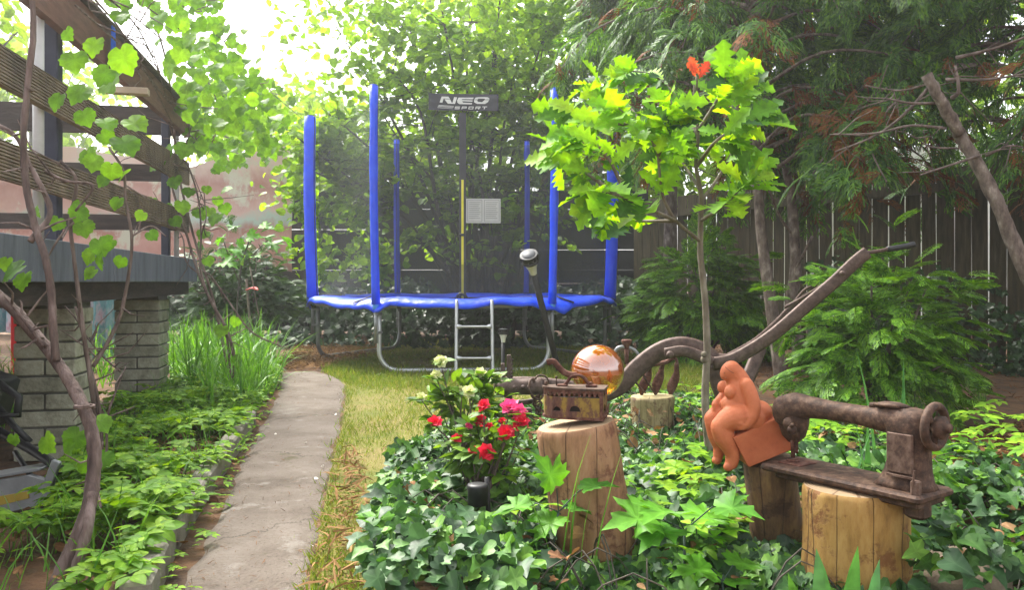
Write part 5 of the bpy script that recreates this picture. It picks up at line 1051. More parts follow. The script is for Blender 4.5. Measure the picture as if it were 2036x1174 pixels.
hz = thing('hazel_shrub', (-.42, 10.6, 0), 'large many stemmed hazel with round light green leaves behind the trampoline', 'shrub')
mb = MB(); lf = MB(); g = np.random.default_rng(5); tips = []
ends = [(560, 250, 9.3), (640, 215, 10.0), (700, 120, 10.4), (770, 130, 10.2), (815, 60, 10.8), (880, 40, 10.3), (935, 20, 11.0), (985, 60, 10.4), (1030, 110, 10.6), (1085, 60, 10.9), (1120, 170, 10.2), (1165, 120, 10.6), (1200, 260, 10.0), (600, 330, 9.7), (860, -80, 10.6), (1010, -120, 10.8), (740, -40, 10.9), (660, 40, 10.7), (1130, -40, 10.9)]
for i, e in enumerate(ends):
    b = np.array((-.42 + g.uniform(-.22, .28), 10.6 + g.uniform(-.2, .2), 0)); e = P(*e); m1 = lerp(b, e, .4) + (0, 0, .35) + g.normal(0, .06, 3); m2 = lerp(b, e, .72) + (0, 0, .25) + g.normal(0, .08, 3)
    pts = smoothpath([b, m1, m2, e], 6); mb.tube(pts, np.linspace(.032, .006, len(pts)) * g.uniform(.75, 1.25), 7)
    for k in range(17):
        t = g.uniform(.28, 1); s0 = pts[int(t * (len(pts) - 1))]; d = nrm(g.standard_normal(3) * (1, .8, .35) + (0, -.1, .12)); L = g.uniform(.35, 1.05) * (1.15 - .45 * t); q = [s0, s0 + d * L * .5 + (0, 0, .05), s0 + d * L - (0, 0, .04)]
        mb.tube(q, [.008, .005, .002], 5, cap=False); nl = int(L * 26) + 5; tt = g.uniform(.12, 1.05, nl)[:, None]; pp_ = s0 + d * L * tt + (0, 0, .05) * np.sin(tt * 3) ; sd_ = np.cross(d, UP); sg = np.where(np.arange(nl) % 2, 1, -1)[:, None]
        pp_ = pp_ + rng.normal(0, .035, pp_.shape); leaves(lf, T_ROUND, pp_, sd_ * sg + d * .5 + np.array((0, 0, -.25)), UP + np.array((0, -.35, 0)), U(.065, .13, nl), .5, .3)
for i in range(26):   # young shoots crowding the foot
    b = np.array((-.42 + g.uniform(-.4, .45), 10.5 + g.uniform(-.35, .25), 0)); e = b + (g.uniform(-.7, .8), g.uniform(-.3, .3), g.uniform(1.1, 2.4)); mb.tube([b, lerp(b, e, .5) + g.normal(0, .05, 3), e], [.016, .011, .004], 6)
crown_leaves(lf, T_ROUND, (-.7, 10.6, 4.4), (2.3, .9, 1.7), 2300, .105, 46, 77, .2, UP + np.array((0, -.4, 0)))
crown_leaves(lf, T_ROUND, (.5, 10.4, 3.6), (1.3, .7, 1.2), 1300, .10, 18, 78, .24, UP + np.array((0, -.4, 0)))
crown_leaves(lf, T_ROUND, (-2.5, 10.0, 2.2), (.75, .6, .8), 900, .10, 16, 79, .26, UP + np.array((0, -.5, 0)))
crown_leaves(lf, T_ROUND, (-2.2, 10.3, 1.3), (.7, .4, .6), 420, .10, 12, 80, .3, UP + np.array((0, -.6, 0)))
mb.build('stems', M['hazelbark'], hz); lf.build('foliage', LM['hazel'], hz)

def limbs(base, R0, z0, z1, nl, g, taper=7.0):
    out = []
    for i in range(nl):
        z = z0 + (z1 - z0) * g.uniform(0, 1) ** 1.15; a = g.uniform(0, 6.283); L = R0 * max(.25, 1 - (z - z0) / taper) * g.uniform(.6, 1.1); d = np.array((math.cos(a), math.sin(a), 0))
        s0 = np.array((base[0], base[1], z)); out.append(smoothpath([s0, s0 + d * L * .4 + (0, 0, .14 * L), s0 + d * L * .8 + (0, 0, .02 * L), s0 + d * L + (0, 0, -.22 * L)], 4))
    return out
def conifer(name, base, R0, z0, z1, nl, per, size, seed, label, trunkpath, tr_r, T=SPRL, brown=.07, barkm='pinkbark', extra=()):
    g = np.random.default_rng(seed); t = thing(name, (base[0], base[1], 0), label, 'conifer')
    mb = MB(); mb.tube(trunkpath, np.linspace(tr_r, tr_r * .45, len(trunkpath)), 12, wob=.03); gp = MB(); bp = MB()
    for lp in limbs(base, R0, z0, z1, nl, g) + [smoothpath(e, 5) for e in extra]:
        mb.tube(lp, np.linspace(.016, .004, len(lp)), 6, cap=False); k = per
        tt = g.uniform(.22, 1, k) ** .8 * (len(lp) - 1.001); i0 = tt.astype(int); f_ = (tt - i0)[:, None]; p = lp[i0] * (1 - f_) + lp[i0 + 1] * f_; d = nrm(lp[-1] - lp[0]); sd_ = np.cross(d, UP); sg = g.choice([-1, 1], k)[:, None]
        ax = d * g.uniform(.3, 1, (k, 1)) + sd_ * sg * g.uniform(.2, .9, (k, 1)) + np.array((0, 0, -1)) * g.uniform(.02, .5, (k, 1)); p = p + g.normal(0, .05, p.shape)
        isb = (g.uniform(size=k) < brown * (2.2 if lp[0][2] < z0 + .5 else .35)) ; s_ = g.uniform(size * .65, size * 1.25, k)
        leaves(gp, T, p[~isb], ax[~isb], UP + d * .25, s_[~isb], .45, .2); leaves(bp, T, p[isb], ax[isb], UP + d * .25, s_[isb] * .8, .6, .3)
    mb.build('trunk', M[barkm], t); gp.build('crown', LM['conifer'], t)
    if bp.n: bp.build('dead_sprays', LM['brownspray'], t)
    return t
conifer('conifer', (1.75, 8.9), 1.55, 2.3, 6.2, 96, 34, .25, 41, 'dense dark green conifer behind the oak sapling, beside the trampoline', smoothpath([(1.7, 8.9, -.05), (1.75, 8.9, 2), (1.75, 8.95, 6.3)], 5), .09)
tb = P(1555, 745, 6.4); tb[2] = -.03
conifer('conifer', (1.9, 6.5), 1.75, 1.75, 5.6, 104, 36, .225, 42, 'overhanging conifer with slim reddish trunk in front of the slat fence', smoothpath([tb, P(1538, 640, 6.4), P(1518, 500, 6.4), P(1508, 390, 6.45), (1.95, 6.5, 2.6), (1.9, 6.5, 5.7)], 5), .055, brown=.2,
        extra=[[(1.9, 6.5, 2.0), (1.3, 6.1, 2.3), (.75, 5.8, 2.15)], [(1.9, 6.4, 2.2), (1.7, 5.6, 2.5), (1.5, 4.9, 2.3)], [(1.9, 6.4, 2.6), (1.9, 5.4, 2.9), (1.95, 4.6, 2.55)], [(2.1, 6.4, 1.7), (2.3, 5.7, 1.9), (2.35, 5.2, 1.6)]])
conifer('conifer', (4.2, 5.9), 2.3, 1.8, 5.4, 120, 50, .225, 43, 'broad dark conifer whose drooping sprays hang over the right end of the slat fence', smoothpath([(4.25, 5.9, -.05), (4.2, 5.9, 2), (4.2, 5.9, 5.5)], 5), .10, brown=.10,
        extra=[[(4.2, 5.9, 2.4), (3.1, 5.2, 2.75), (2.2, 4.6, 2.5)], [(4.2, 5.9, 2.7), (3.2, 4.9, 3.0), (2.5, 4.0, 2.6)], [(4.2, 5.9, 2.2), (3.4, 5.0, 2.4), (2.9, 4.5, 2.05)], [(4.2, 5.9, 1.9), (3.5, 5.2, 2.0), (3.0, 5.0, 1.6)], [(4.2, 5.9, 2.9), (3.0, 4.6, 3.2), (1.9, 3.9, 2.75)]])
# twisted slim tree beside it
tt_ = thing('slim_tree', tuple(P(1590, 740, 7.0) * (1, 1, 0)), 'slim twisted dark trunk standing just behind the plough handles', 'tree')
mb = MB(); b_ = P(1592, 745, 7.0); b_[2] = -.03; mb.tube(smoothpath([b_, P(1588, 690, 7), P(1572, 610, 7), P(1582, 540, 7), P(1578, 450, 7), P(1572, 380, 7.1), P(1560, 300, 7.1), P(1570, 150, 7.2)], 5), np.linspace(.062, .03, 36), 10, wob=.05)
for l in ([(1577, 470, 7), (1550, 430, 6.9), (1530, 380, 6.8)], [(1580, 540, 7), (1600, 500, 6.8), (1615, 470, 6.8)]): mb.tube(pxpath(l), .012, 6)
mb.build('trunk', M['pinkbark'], tt_); lf = MB(); crown_leaves(lf, SPRL, P(1570, 190, 7.3), (.7, .6, .6), 150, .3, 12, 90, .3); lf.build('crown', LM['conifer'], tt_)
# leaning pruned trunk with bare limbs
LT = thing('leaning_trunk', tuple(P(2170, 900, 4.3) * (1, 1, 0)), 'leaning bare pinkish brown conifer trunk with broken top and dead limbs', 'tree')
mb = MB(); b_ = P(2165, 840, 4.6); b_[2] = -.05; mb.tube(smoothpath([b_, P(2090, 640, 4.6), P(2030, 520, 4.6), P(1985, 410, 4.6), P(1945, 330, 4.62), P(1905, 262, 4.65)], 6), np.linspace(.047, .033, 31), 14, wob=.08)
mb.tube(smoothpath([P(1908, 266, 4.62), P(1884, 225, 4.58), P(1862, 185, 4.55), P(1842, 148, 4.55)], 5), [.033] * 8 + [.029] * 8, 12, wob=.1); mb.build('trunk', M['pinkbark'], LT)
mb = MB()
for l, r in (([(1880, 158, 4.6), (1960, 158, 4.5), (2050, 145, 4.4)], .011), ([(1900, 115, 4.6), (1980, 95, 4.5), (2060, 65, 4.3)], .012), ([(1850, 170, 4.6), (1800, 225, 4.6), (1740, 270, 4.7), (1660, 302, 4.8)], .011), ([(1865, 205, 4.6), (1810, 205, 4.5), (1760, 195, 4.5)], .010), ([(1880, 255, 4.6), (1810, 250, 4.5), (1740, 265, 4.4), (1650, 268, 4.4)], .009),
             ([(1893, 195, 4.6), (1906, 180, 4.55), (1900, 130, 4.55)], .014), ([(1945, 310, 4.6), (1900, 325, 4.5), (1830, 348, 4.4)], .010), ([(1850, 165, 4.6), (1790, 180, 4.6), (1720, 170, 4.7)], .007), ([(1905, 295, 4.6), (1850, 292, 4.6), (1815, 270, 4.5)], .006), ([(1960, 310, 4.6), (2010, 290, 4.5), (2060, 300, 4.5)], .008)):
    q = pxpath(l); mb.tube(q, np.linspace(r, r * .45, len(q)), 7)
    for j in range(4):
        i = rng.integers(2, len(q)); e = q[i] + rng.normal(0, .12, 3) * (1, 1, .8); mb.tube([q[i], lerp(q[i], e, .5) + rng.normal(0, .02, 3), e], [.004, .003, .0015], 5, cap=False)
mb.build('limbs', M['bark'], LT)

def bush(name, c, r, n, size, seed, label, T, m, inner=.55, axis_up=.25, stem=True, cat='bush', low=.35):
    g = np.random.default_rng(seed); t = thing(name, (c[0], c[1], 0), label, cat); mb = MB()
    d = nrm(g.standard_normal((n, 3))); d[:, 2] = np.abs(d[:, 2]) * (.75 + low) - low; d = nrm(d); rr = g.uniform(inner, 1, (n, 1)) * (1 + .28 * np.sin(d[:, :1] * 5 + seed) * np.cos(d[:, 2:] * 6)); p = np.asarray(c) + d * rr * np.asarray(r); p[:, 2] = np.maximum(p[:, 2], .05)
    leaves(mb, T, p, d * (1, 1, .35) + np.array((0, 0, axis_up - .25)), UP + d * .5, g.uniform(size * .7, size * 1.25, n), .32, .28); fo = mb
    if stem:
        mb = MB()
        for i in range(9):
            e = np.asarray(c) + nrm(g.standard_normal(3) + (0, 0, .8)) * np.asarray(r) * .8; b = np.array((c[0] + g.normal(0, .05), c[1] + g.normal(0, .05), -.02)); mb.tube([b, lerp(b, e, .5) + (0, 0, .06), e], [.016, .01, .004], 6)
        mb.build('stems', M['bark'], t)
    fo.build('foliage', m, t); return t
c = P(1395, 600, 8.0); bush('thuja_bush', (c[0], 8.0, .52), (.58, .5, .68), 560, .25, 51, 'feathery green thuja bush behind the oak sapling trunk', SPRAYS, LM['thuja'], low=.7)
c = P(1745, 680, 4.7); bush('thuja_bush', (c[0], 4.7, .44), (.50, .42, .58), 540, .18, 52, 'bright green feathery thuja bush behind the sewing machine', SPRAYS, LM['thuja'], .3, low=.85)
lf = MB()
c = P(475, 600, 8.3); bush('evergreen_shrub', (c[0], 8.3, .60), (.60, .5, .72), 1500, .11, 53, 'dark fine leaved evergreen shrub beside the deck corner below the canyon print', [SPRL[0], T_OVATE], LM['shrub'], .35)

# two sticks tied with red ribbon
st = thing('marker_sticks', tuple(P(505, 650, 8.0) * (1, 1, 0)), 'pair of thin sticks tied together with a red ribbon left of the trampoline', 'sticks')
mb = MB(); mb.tube([P(500, 700, 7.6), P(497, 640, 7.6), P(491, 570, 7.6), P(490, 555, 7.6)], .012, 7); mb.tube([P(524, 690, 7.6), P(515, 630, 7.6), P(505, 575, 7.6), P(497, 530, 7.6)], .007, 7); mb.build('stick', M['oakbark'], st)
mb = MB(); mb.tube(pxpath([(490, 577, 7.56), (500, 574, 7.54), (511, 577, 7.56), (506, 572, 7.6), (490, 576, 7.6)]), .012, 6, flat=(1.2, .5)); mb.build('ribbon', pm('ribbon', [(.3, (.5, .07, .06)), (.7, (.6, .12, .1))], 9, .6, 0), st)
tg = thing('young_maple', tuple(P(470, 640, 7.4) * (1, 1, 0)), 'young maple shoot with bright leaves in front of the evergreen shrub', 'sapling')
mb = MB(); mb.tube(pxpath([(470, 700, 7.4), (472, 600, 7.4), (480, 530, 7.4), (495, 480, 7.4)]), .008, 6); mb.tube(pxpath([(475, 560, 7.4), (455, 510, 7.3), (445, 480, 7.3)]), .005, 6); mb.tube(pxpath([(480, 530, 7.4), (515, 495, 7.3), (545, 465, 7.3)]), .005, 6); mb.build('stem', M['hazelbark'], tg)
lf = MB(); q = np.array([P(x, y, 7.3 + U(-.2, .2)) for x, y in [(445, 470), (470, 480), (490, 470), (455, 495), (500, 490), (525, 470), (545, 455), (540, 480), (515, 450), (480, 500), (430, 500), (560, 470), (470, 450), (505, 510), (440, 520)]]); leaves(lf, T_MAPLE, q, rnd(len(q)) * (1, .5, .2) + np.array((0, -.4, -.3)), UP + np.array((0, -.5, 0)), U(.11, .17, len(q)), .3, .1); lf.build('leaves', LM['maple'], tg)
mp_ = [((1075, 1110, 2.15), [(1105, 965, .10), (1035, 1005, .11), (1100, 1030, .10), (1172, 970, .10), (1140, 1010, .08)], 'maple seedling with toothed leaves in front of the pale leaning log'),
       ((1345, 1180, 2.0), [(1280, 1030, .13), (1330, 1015, .12), (1395, 1030, .13), (1320, 1050, .12), (1440, 1005, .11), (1400, 1060, .10)], 'maple seedling with broad flat leaves between the pale and yellow logs'),
       ((1425, 1230, 1.95), [(1400, 1130, .10), (1440, 1150, .11), (1470, 1120, .09)], 'small maple seedling low at the front edge near the yellow log'),
       ((830, 1200, 2.05), [(790, 1140, .10), (825, 1100, .09), (760, 1040, .09)], 'small maple seedling with lime leaves in the front corner of the ivy')]
for b, ls, lab in mp_:
    t = thing('maple_seedling', tuple(P(*b) * (1, 1, 0)), lab, 'seedling'); mb = MB(); lf = MB(); bb = P(*b); bb[2] = 0; top = np.mean([P(x, y, b[2]) for x, y, s in ls], 0) - (0, 0, .03); mb.tube([bb, lerp(bb, top, .5) + (.01, 0, 0), top], .0035, 6)
    for x, y, s in ls:
        p = P(x, y, b[2] + U(-.05, .05)); d = nrm(p - top) * (1, 1, .3); mb.tube([top, lerp(top, p, .6) + (0, 0, .012), p - d * s * .3], .0018, 5, cap=False); leaves(lf, T_MAPLE, (p - d * s * .3)[None], d + np.array((0, -.12, -.06)), UP + np.array((0, -.12, 0)), s * .98, .10, .05)
    mb.build('stem', M['greenpost'], t); lf.build('leaves', LM['maple'], t)
# strap leaved plants
def strapplant(name, base, blades, label, m, cat):
    t = thing(name, tuple(np.asarray(base)), label, cat); mb = MB()
    for (dx, dy, h, w_, bend, az) in blades:
        T = bentblade(bend, w_); M_ = np.array(Matrix.Rotation(az, 3, 'Z') @ Matrix.Rotation(U(-.12, .12), 3, 'X')); mb.inst(T, M_[None], np.array([[base[0] + dx, base[1] + dy, 0]]), [h])
    mb.build('leaves', m, t)
b_ = P(1660, 945, 3.0); strapplant('iris_plant', (b_[0], 2.75, 0), [(0, 0, .36, .055, .25, 1.2), (.03, .02, .33, .06, .15, 3.6), (-.03, .02, .30, .05, .4, 4.6), (-.06, .0, .26, .05, .5, 1.8)], 'iris leaves rising behind the bed of the sewing machine', LM['iris'], 'iris')
strapplant('iris_plant', (P(1745, 0, 3.0)[0], 3.0, 0), [(0, 0, .56, .045, .18, 1.3), (.10, .03, .50, .03, .08, 2.0), (.02, .0, .40, .04, .35, 4.2)], 'two tall pointed iris leaves above the arm of the sewing machine', LM['iris'], 'iris')
strapplant('lily_plant', (P(1665, 0, 1.8)[0], 1.80, 0), [(-.03, 0, .20, .17, .30, .3), (.03, .01, .22, .13, .2, 3.4), (.075, .0, .18, .13, .3, 5.2), (-.07, .03, .16, .15, .4, 2.2), (.0, .03, .14, .15, .5, 1.2)], 'low broad green lily leaves at the foot of the yellow log', LM['iris'], 'lily')
strapplant('grass_tuft', (P(1115, 0, 2.1)[0], 2.08, 0), [(0, 0, .42, .016, .35, 4.4), (.02, 0, .32, .016, .2, 5.2), (-.01, .01, .30, .014, .5, 1.2), (.05, 0, .24, .016, .3, 4.9), (.08, .02, .36, .012, .25, 5.0)], 'tall grass blades crossing in front of the pale leaning log', LM['strap'], 'grass tuft')
strapplant('grass_tuft', (P(1445, 0, 2.4)[0], 2.4, 0), [(0, 0, .26, .016, .5, 1.2), (.02, 0, .22, .016, .4, 2.4), (-.03, 0, .22, .016, .6, 4.4), (-.06, .0, .24, .014, .4, 1.0)], 'grass blades at the foot of the oak sapling', LM['strap'], 'grass tuft')

# ---------------------------------------------------------------- oak sapling
ok = thing('oak_sapling', tuple(P(1425, 985, 3.05) * (1, 1, 0)), 'young oak sapling with slim grey stem and big lime green lobed leaves', 'oak')
OY = 3.05; mb = MB()
q = pxpath([(1428, 1000, OY), (1418, 940, OY), (1406, 860, OY), (1402, 780, OY), (1406, 700, OY), (1402, 600, OY), (1393, 510, OY), (1393, 450, OY), (1394, 390, OY), (1384, 330, OY), (1388, 270, OY), (1380, 190, OY), (1385, 150, OY)]); q[0][2] = -.02
mb.tube(q, np.interp(np.linspace(0, 1, len(q)), [0, .33, .6, 1], [.0175, .0135, .0105, .003]), 12, wob=.04)
mb.ball(P(1402, 715, OY), .0175, 8, 6); mb.ball(P(1400, 705, OY - .012), .012, 8, 6)
br = [[(1393, 480, 0), (1345, 440, -.12), (1318, 390, -.18), (1310, 330, -.2), (1302, 290, -.2), (1270, 250, -.25), (1230, 215, -.3)], [(1345, 440, -.12), (1290, 415, -.25), (1230, 390, -.35), (1190, 380, -.4)], [(1340, 440, -.1), (1250, 438, .05), (1180, 420, .1)], [(1393, 400, 0), (1430, 350, .1), (1460, 290, .1), (1476, 215, .12), (1480, 150, .1)], [(1310, 320, -.2), (1340, 290, -.05), (1380, 268, .1)], [(1308, 310, -.2), (1328, 260, -.3), (1335, 200, -.35)], [(1394, 380, 0), (1360, 330, .2), (1320, 290, .28), (1280, 270, .3)],
      [(1386, 330, 0), (1415, 290, -.2), (1440, 268, -.25), (1470, 250, -.2), (1500, 238, -.15)], [(1388, 270, 0), (1350, 200, .15), (1300, 150, .2), (1240, 140, .2)], [(1388, 260, 0), (1430, 190, -.12), (1450, 130, -.1)], [(1270, 250, -.25), (1190, 240, -.15), (1130, 215, 0)], [(1230, 390, -.35), (1160, 340, -.3), (1110, 300, -.2)], [(1393, 440, 0), (1450, 400, -.15), (1490, 350, -.2)], [(1250, 400, -.3), (1200, 300, -.35), (1140, 270, -.3)], [(1302, 290, -.2), (1240, 200, .1), (1170, 170, .1)]]
lf = MB(); g = np.random.default_rng(9); LP = []; LA = []; LS = []
for bl in br:
    q = pxpath([(x, y, OY + d) for x, y, d in bl], 6); mb.tube(q, np.linspace(.0075, .002, len(q)), 7); L = len(q)
    for k in range(28):
        t = 1 - g.uniform(0, .66) * (1 if k > 5 else .08); i = min(L - 2, int(t * (L - 1))); d = nrm(q[i + 1] - q[i]); s_ = nrm(np.cross(d, UP) + .4 * g.standard_normal(3)) * g.choice([-1, 1]); LP.append(q[i] + g.normal(0, .012, 3)); LA.append(d * g.uniform(.3, 1.0) + s_ * g.uniform(.5, 1) + np.array((0, 0, -.22))); LS.append(g.uniform(.08, .15))
LP = np.array(LP); LA = nrm(np.array(LA)); 
leaves(lf, T_OAK, LP, LA, UP * .75 + np.array((-.15, -.75, 0)), np.array(LS), .42, .1); mb.tube([P(1388, 250, OY - .02), P(1385, 200, OY - .2), P(1386, 155, OY - .31)], .003, 6); mb.build('trunk', M['oakbark'], ok); lf.build('crown', LM['oak'], ok)
lf = MB(); q = np.array([P(1382, 152, OY - .32), P(1390, 156, OY - .33), P(1378, 150, OY - .3), P(1394, 148, OY - .31)]); leaves(lf, T_OAK, q, np.array([(-.2, -.1, 1), (.5, -.2, .9), (.1, .3, 1), (-.6, -.2, .4)]), np.array((0, -1, .2)), [.07, .065, .06, .06], .1, .05); lf.build('young_leaves', LM['oakyoung'], ok)

# ---------------------------------------------------------------- flowering azaleas
def flower(mb, c, axis, r, m=15):
    a = np.asarray(axis, float); u = nrm(np.cross(a, (.3, .2, 1))); v = np.cross(nrm(a), u)
    for ring_, (k, el, s) in enumerate(((7, .35, 1.0), (6, .8, .85), (5, 1.15, .6))):
        th = np.arange(k) * 6.283 / k + ring_ * .5 + U(-.2, .2, k); d = (np.cos(th)[:, None] * u + np.sin(th)[:, None] * v) * math.cos(el) + nrm(a) * math.sin(el); leaves(mb, T_ROUND, np.repeat(np.asarray(c)[None], k, 0), d, nrm(a) - d * .2, np.full(k, r * s), .22, .1)
def azalea(base, Y, blooms, center, rr, nleaf, lab, mats, leafsize=.055):
    t = thing('azalea', (base[0], base[1], 0), lab, 'azalea'); mb = MB(); lf = MB(); b = np.array((base[0], base[1], 0.0))
    for (x, y, r, mt, dd) in blooms:
        c = P(x, y, Y + dd); mid = lerp(b, c, .55) + np.array((c[0] - b[0], 0, 0)) * -.15 + rng.normal(0, .012, 3); q = smoothpath([b + rng.normal(0, .015, 3) * (1, 1, 0), mid, c - (0, 0, .012)], 5); mb.tube(q, np.linspace(.005, .002, len(q)), 6)
        fm = MB(); flower(fm, c, (U(-.4, .4), -.8, U(.3, .8)), r); fm.build('flower', LM[mt], t)
        k = 9; a = U(0, 6.28, k); leaves(lf, T_OVATE, np.repeat((c - (0, 0, .012))[None], k, 0) + rng.normal(0, .006, (k, 3)), np.column_stack([np.cos(a), np.sin(a), U(-.2, .5, k)]), UP, U(leafsize * .7, leafsize * 1.15, k), .3, .15)
    p = np.asarray(center) + nrm(rnd(nleaf)) * U(.3, 1, (nleaf, 1)) * np.asarray(rr)
    for q in p[::6]: mb.tube([b, lerp(b, q, .5) + rng.normal(0, .015, 3), q], [.005, .003, .0015], 5, cap=False)
    d = nrm(p - np.asarray(center)); leaves(lf, T_OVATE, p, d + np.array((0, 0, .25)), UP + d * .3, U(leafsize * .7, leafsize * 1.2, nleaf), .4, .5)
    mb.build('stems', M['bark'], t); lf.build('leaves', LM['azalea'], t)
RB = [(865, 841, .027, 'red', 0), (962, 808, .026, 'red', -.05), (950, 834, .028, 'red', 0), (1015, 812, .036, 'pink', -.06), (1031, 820, .03, 'pink', -.08), (1036, 840, .032, 'red', -.1), (1006, 861, .03, 'red', -.1), (952, 855, .02, 'red', .04), (973, 849, .016, 'red', -.02), (999, 838, .015, 'red', 0), (933, 848, .015, 'pink', 0), (909, 873, .02, 'red', -.04), (967, 900, .030, 'red', -.12), (940, 897, .017, 'red', -.1), (1003, 866, .024, 'red', -.06)]
azalea(P(958, 1010, 2.68), 2.68, RB, P(955, 888, 2.7), (.14, .11, .085), 190, 'small azalea with bright red and pink flowers in front of the pale log', None)
YB = [(877, 720, .030, 'cream', 0), (868, 748, .026, 'cream', 0), (838, 790, .022, 'cream', 0), (955, 745, .030, 'cream', .05), (988, 752, .026, 'cream', .1), (933, 780, .030, 'cream', -.1), (962, 748, .022, 'cream', .05), (1000, 800, .018, 'cream', 0), (918, 776, .020, 'cream', -.05)]
azalea(P(925, 910, 3.15), 3.15, YB, P(930, 800, 3.2), (.17, .11, .12), 170, 'loose azalea with pale yellow flowers behind the red one', None, .065)

# ---------------------------------------------------------------- grapevines
def canes(mb, paths, wob=.05):
    for l, r0, r1 in paths: q = pxpath(l, 6); mb.tube(q, np.linspace(r0, r1, len(q)) * .84, 10, wob=wob)
def sidetwigs(mb, paths, n, L, g):
    for k in range(n):
        l = paths[g.integers(0, len(paths))][0]; q = pxpath(l, 6); i = g.integers(1, len(q)); e = q[i] + g.normal(0, L, 3); mb.tube([q[i], lerp(q[i], e, .5) + g.normal(0, L * .2, 3), e], [.004, .003, .0015], 5, cap=False)
def grape(lf, items, Y, jit=.25):
    q = np.array([P(x, y, Y + U(-jit, jit)) for x, y, s in items]); s = np.array([s_ for *_, s_ in items]) * Y / 1610 * .86; k = len(q); ax = np.column_stack([rng.normal(0, .5, k), np.full(k, -.3), np.full(k, -.75)]); leaves(lf, T_GRAPE, q - nrm(ax) * s[:, None] * .5, ax, np.array((.0, -1.0, .75)), s, .42, .2)
g = np.random.default_rng(12)
V1 = [([(85, 1240, 2.1), (125, 1130, 2.12), (170, 1030, 2.15), (186, 950, 2.2), (186, 880, 2.22), (168, 815, 2.25), (130, 745, 2.3), (70, 665, 2.35), (0, 590, 2.4), (-60, 540, 2.45)], .024, .018), ([(128, 1250, 2.08), (148, 1150, 2.1), (172, 1060, 2.12), (184, 980, 2.17)], .019, .016), ([(112, 718, 2.3), (106, 660, 2.3), (103, 590, 2.32), (92, 520, 2.32), (70, 450, 2.34), (52, 370, 2.36), (47, 280, 2.38), (54, 180, 2.4), (66, 60, 2.42), (60, -60, 2.44)], .0135, .010),
      ([(88, 690, 2.3), (50, 640, 2.31), (10, 590, 2.32)], .007, .004), ([(60, 480, 2.33), (100, 420, 2.4), (60, 330, 2.4), (30, 270, 2.4), (-20, 240, 2.4)], .011, .006), ([(200, 1010, 2.3), (190, 940, 2.4), (205, 880, 2.4)], .005, .003)]
t = thing('grapevine', tuple(P(110, 1180, 2.12) * (1, 1, 0)), 'thick twisted old grapevine trunk climbing in front of the deck', 'vine')
mb = MB(); canes(mb, V1, .07); sidetwigs(mb, V1, 26, .05, g); mb.tube([P(168, 812, 2.235) + (.024 * math.cos(a), .024 * math.sin(a) - .0, .004 * a / 6) for a in np.linspace(0, 12, 30)], .004, 5); mb.build('stem', M['vinebark'], t)
lf = MB(); grape(lf, [(152, 122, 60), (187, 92, 52), (242, 115, 66), (158, 190, 56), (205, 150, 55), (226, 172, 76), (120, 202, 46), (135, 68, 34), (170, 232, 44), (214, 248, 46), (262, 252, 58), (210, 272, 40), (250, 290, 62), (95, 885, 50), (200, 845, 48), (145, 872, 52), (130, 890, 40), (168, 930, 46), (210, 915, 42), (30, 545, 58), (14, 525, 34), (50, 560, 46), (30, 875, 30)], 2.45, .12); lf.build('foliage', LM['grape'], t)
V2 = [([(188, 820, 3.1), (178, 740, 3.1), (164, 650, 3.1), (156, 585, 3.1), (148, 520, 3.1), (140, 440, 3.1), (152, 360, 3.1), (120, 320, 3.1)], .012, .007), ([(200, 830, 3.1), (180, 730, 3.12), (168, 680, 3.1), (150, 610, 3.1)], .008, .005), ([(185, 730, 3.1), (215, 680, 3.15), (240, 625, 3.2), (256, 545, 3.2), (262, 475, 3.2), (250, 400, 3.2), (245, 340, 3.2), (216, 292, 3.2)], .009, .006), ([(240, 740, 3.2), (205, 710, 3.2), (180, 680, 3.15)], .005, .003), ([(90, 340, 3.0), (130, 360, 3.0), (185, 370, 3.0), (150, 420, 3.0)], .008, .005), ([(212, 900, 3.1), (214, 830, 3.1), (230, 780, 3.15), (250, 730, 3.2)], .007, .004), ([(262, 470, 3.2), (300, 450, 3.3), (330, 470, 3.3)], .005, .003), ([(150, 440, 3.1), (120, 470, 3.0), (90, 520, 3.0)], .006, .004)]
b_ = P(190, 820, 3.1); V2[0][0].insert(0, (195, 970, 3.12)); V2[1][0].insert(0, (203, 972, 3.12)); V2[5][0].insert(0, (208, 975, 3.12))
t = thing('grapevine', tuple(P(198, 970, 3.12) * (1, 1, 0)), 'thin tangled grapevine canes between the two brick pillars', 'vine')
mb = MB(); canes(mb, V2, .06); sidetwigs(mb, V2, 34, .07, g); mb.build('stem', M['vinebark'], t)
lf = MB(); grape(lf, [(178, 310, 46), (192, 322, 42), (222, 340, 44), (250, 352, 40), (148, 415, 46), (168, 455, 46), (196, 490, 44), (160, 425, 40), (195, 518, 42), (235, 405, 34), (180, 545, 34), (215, 485, 36), (300, 470, 28), (280, 430, 26), (175, 510, 40), (235, 520, 30), (110, 445, 36), (70, 420, 30), (205, 360, 34)], 3.1, .12); lf.build('foliage', LM['grape'], t)
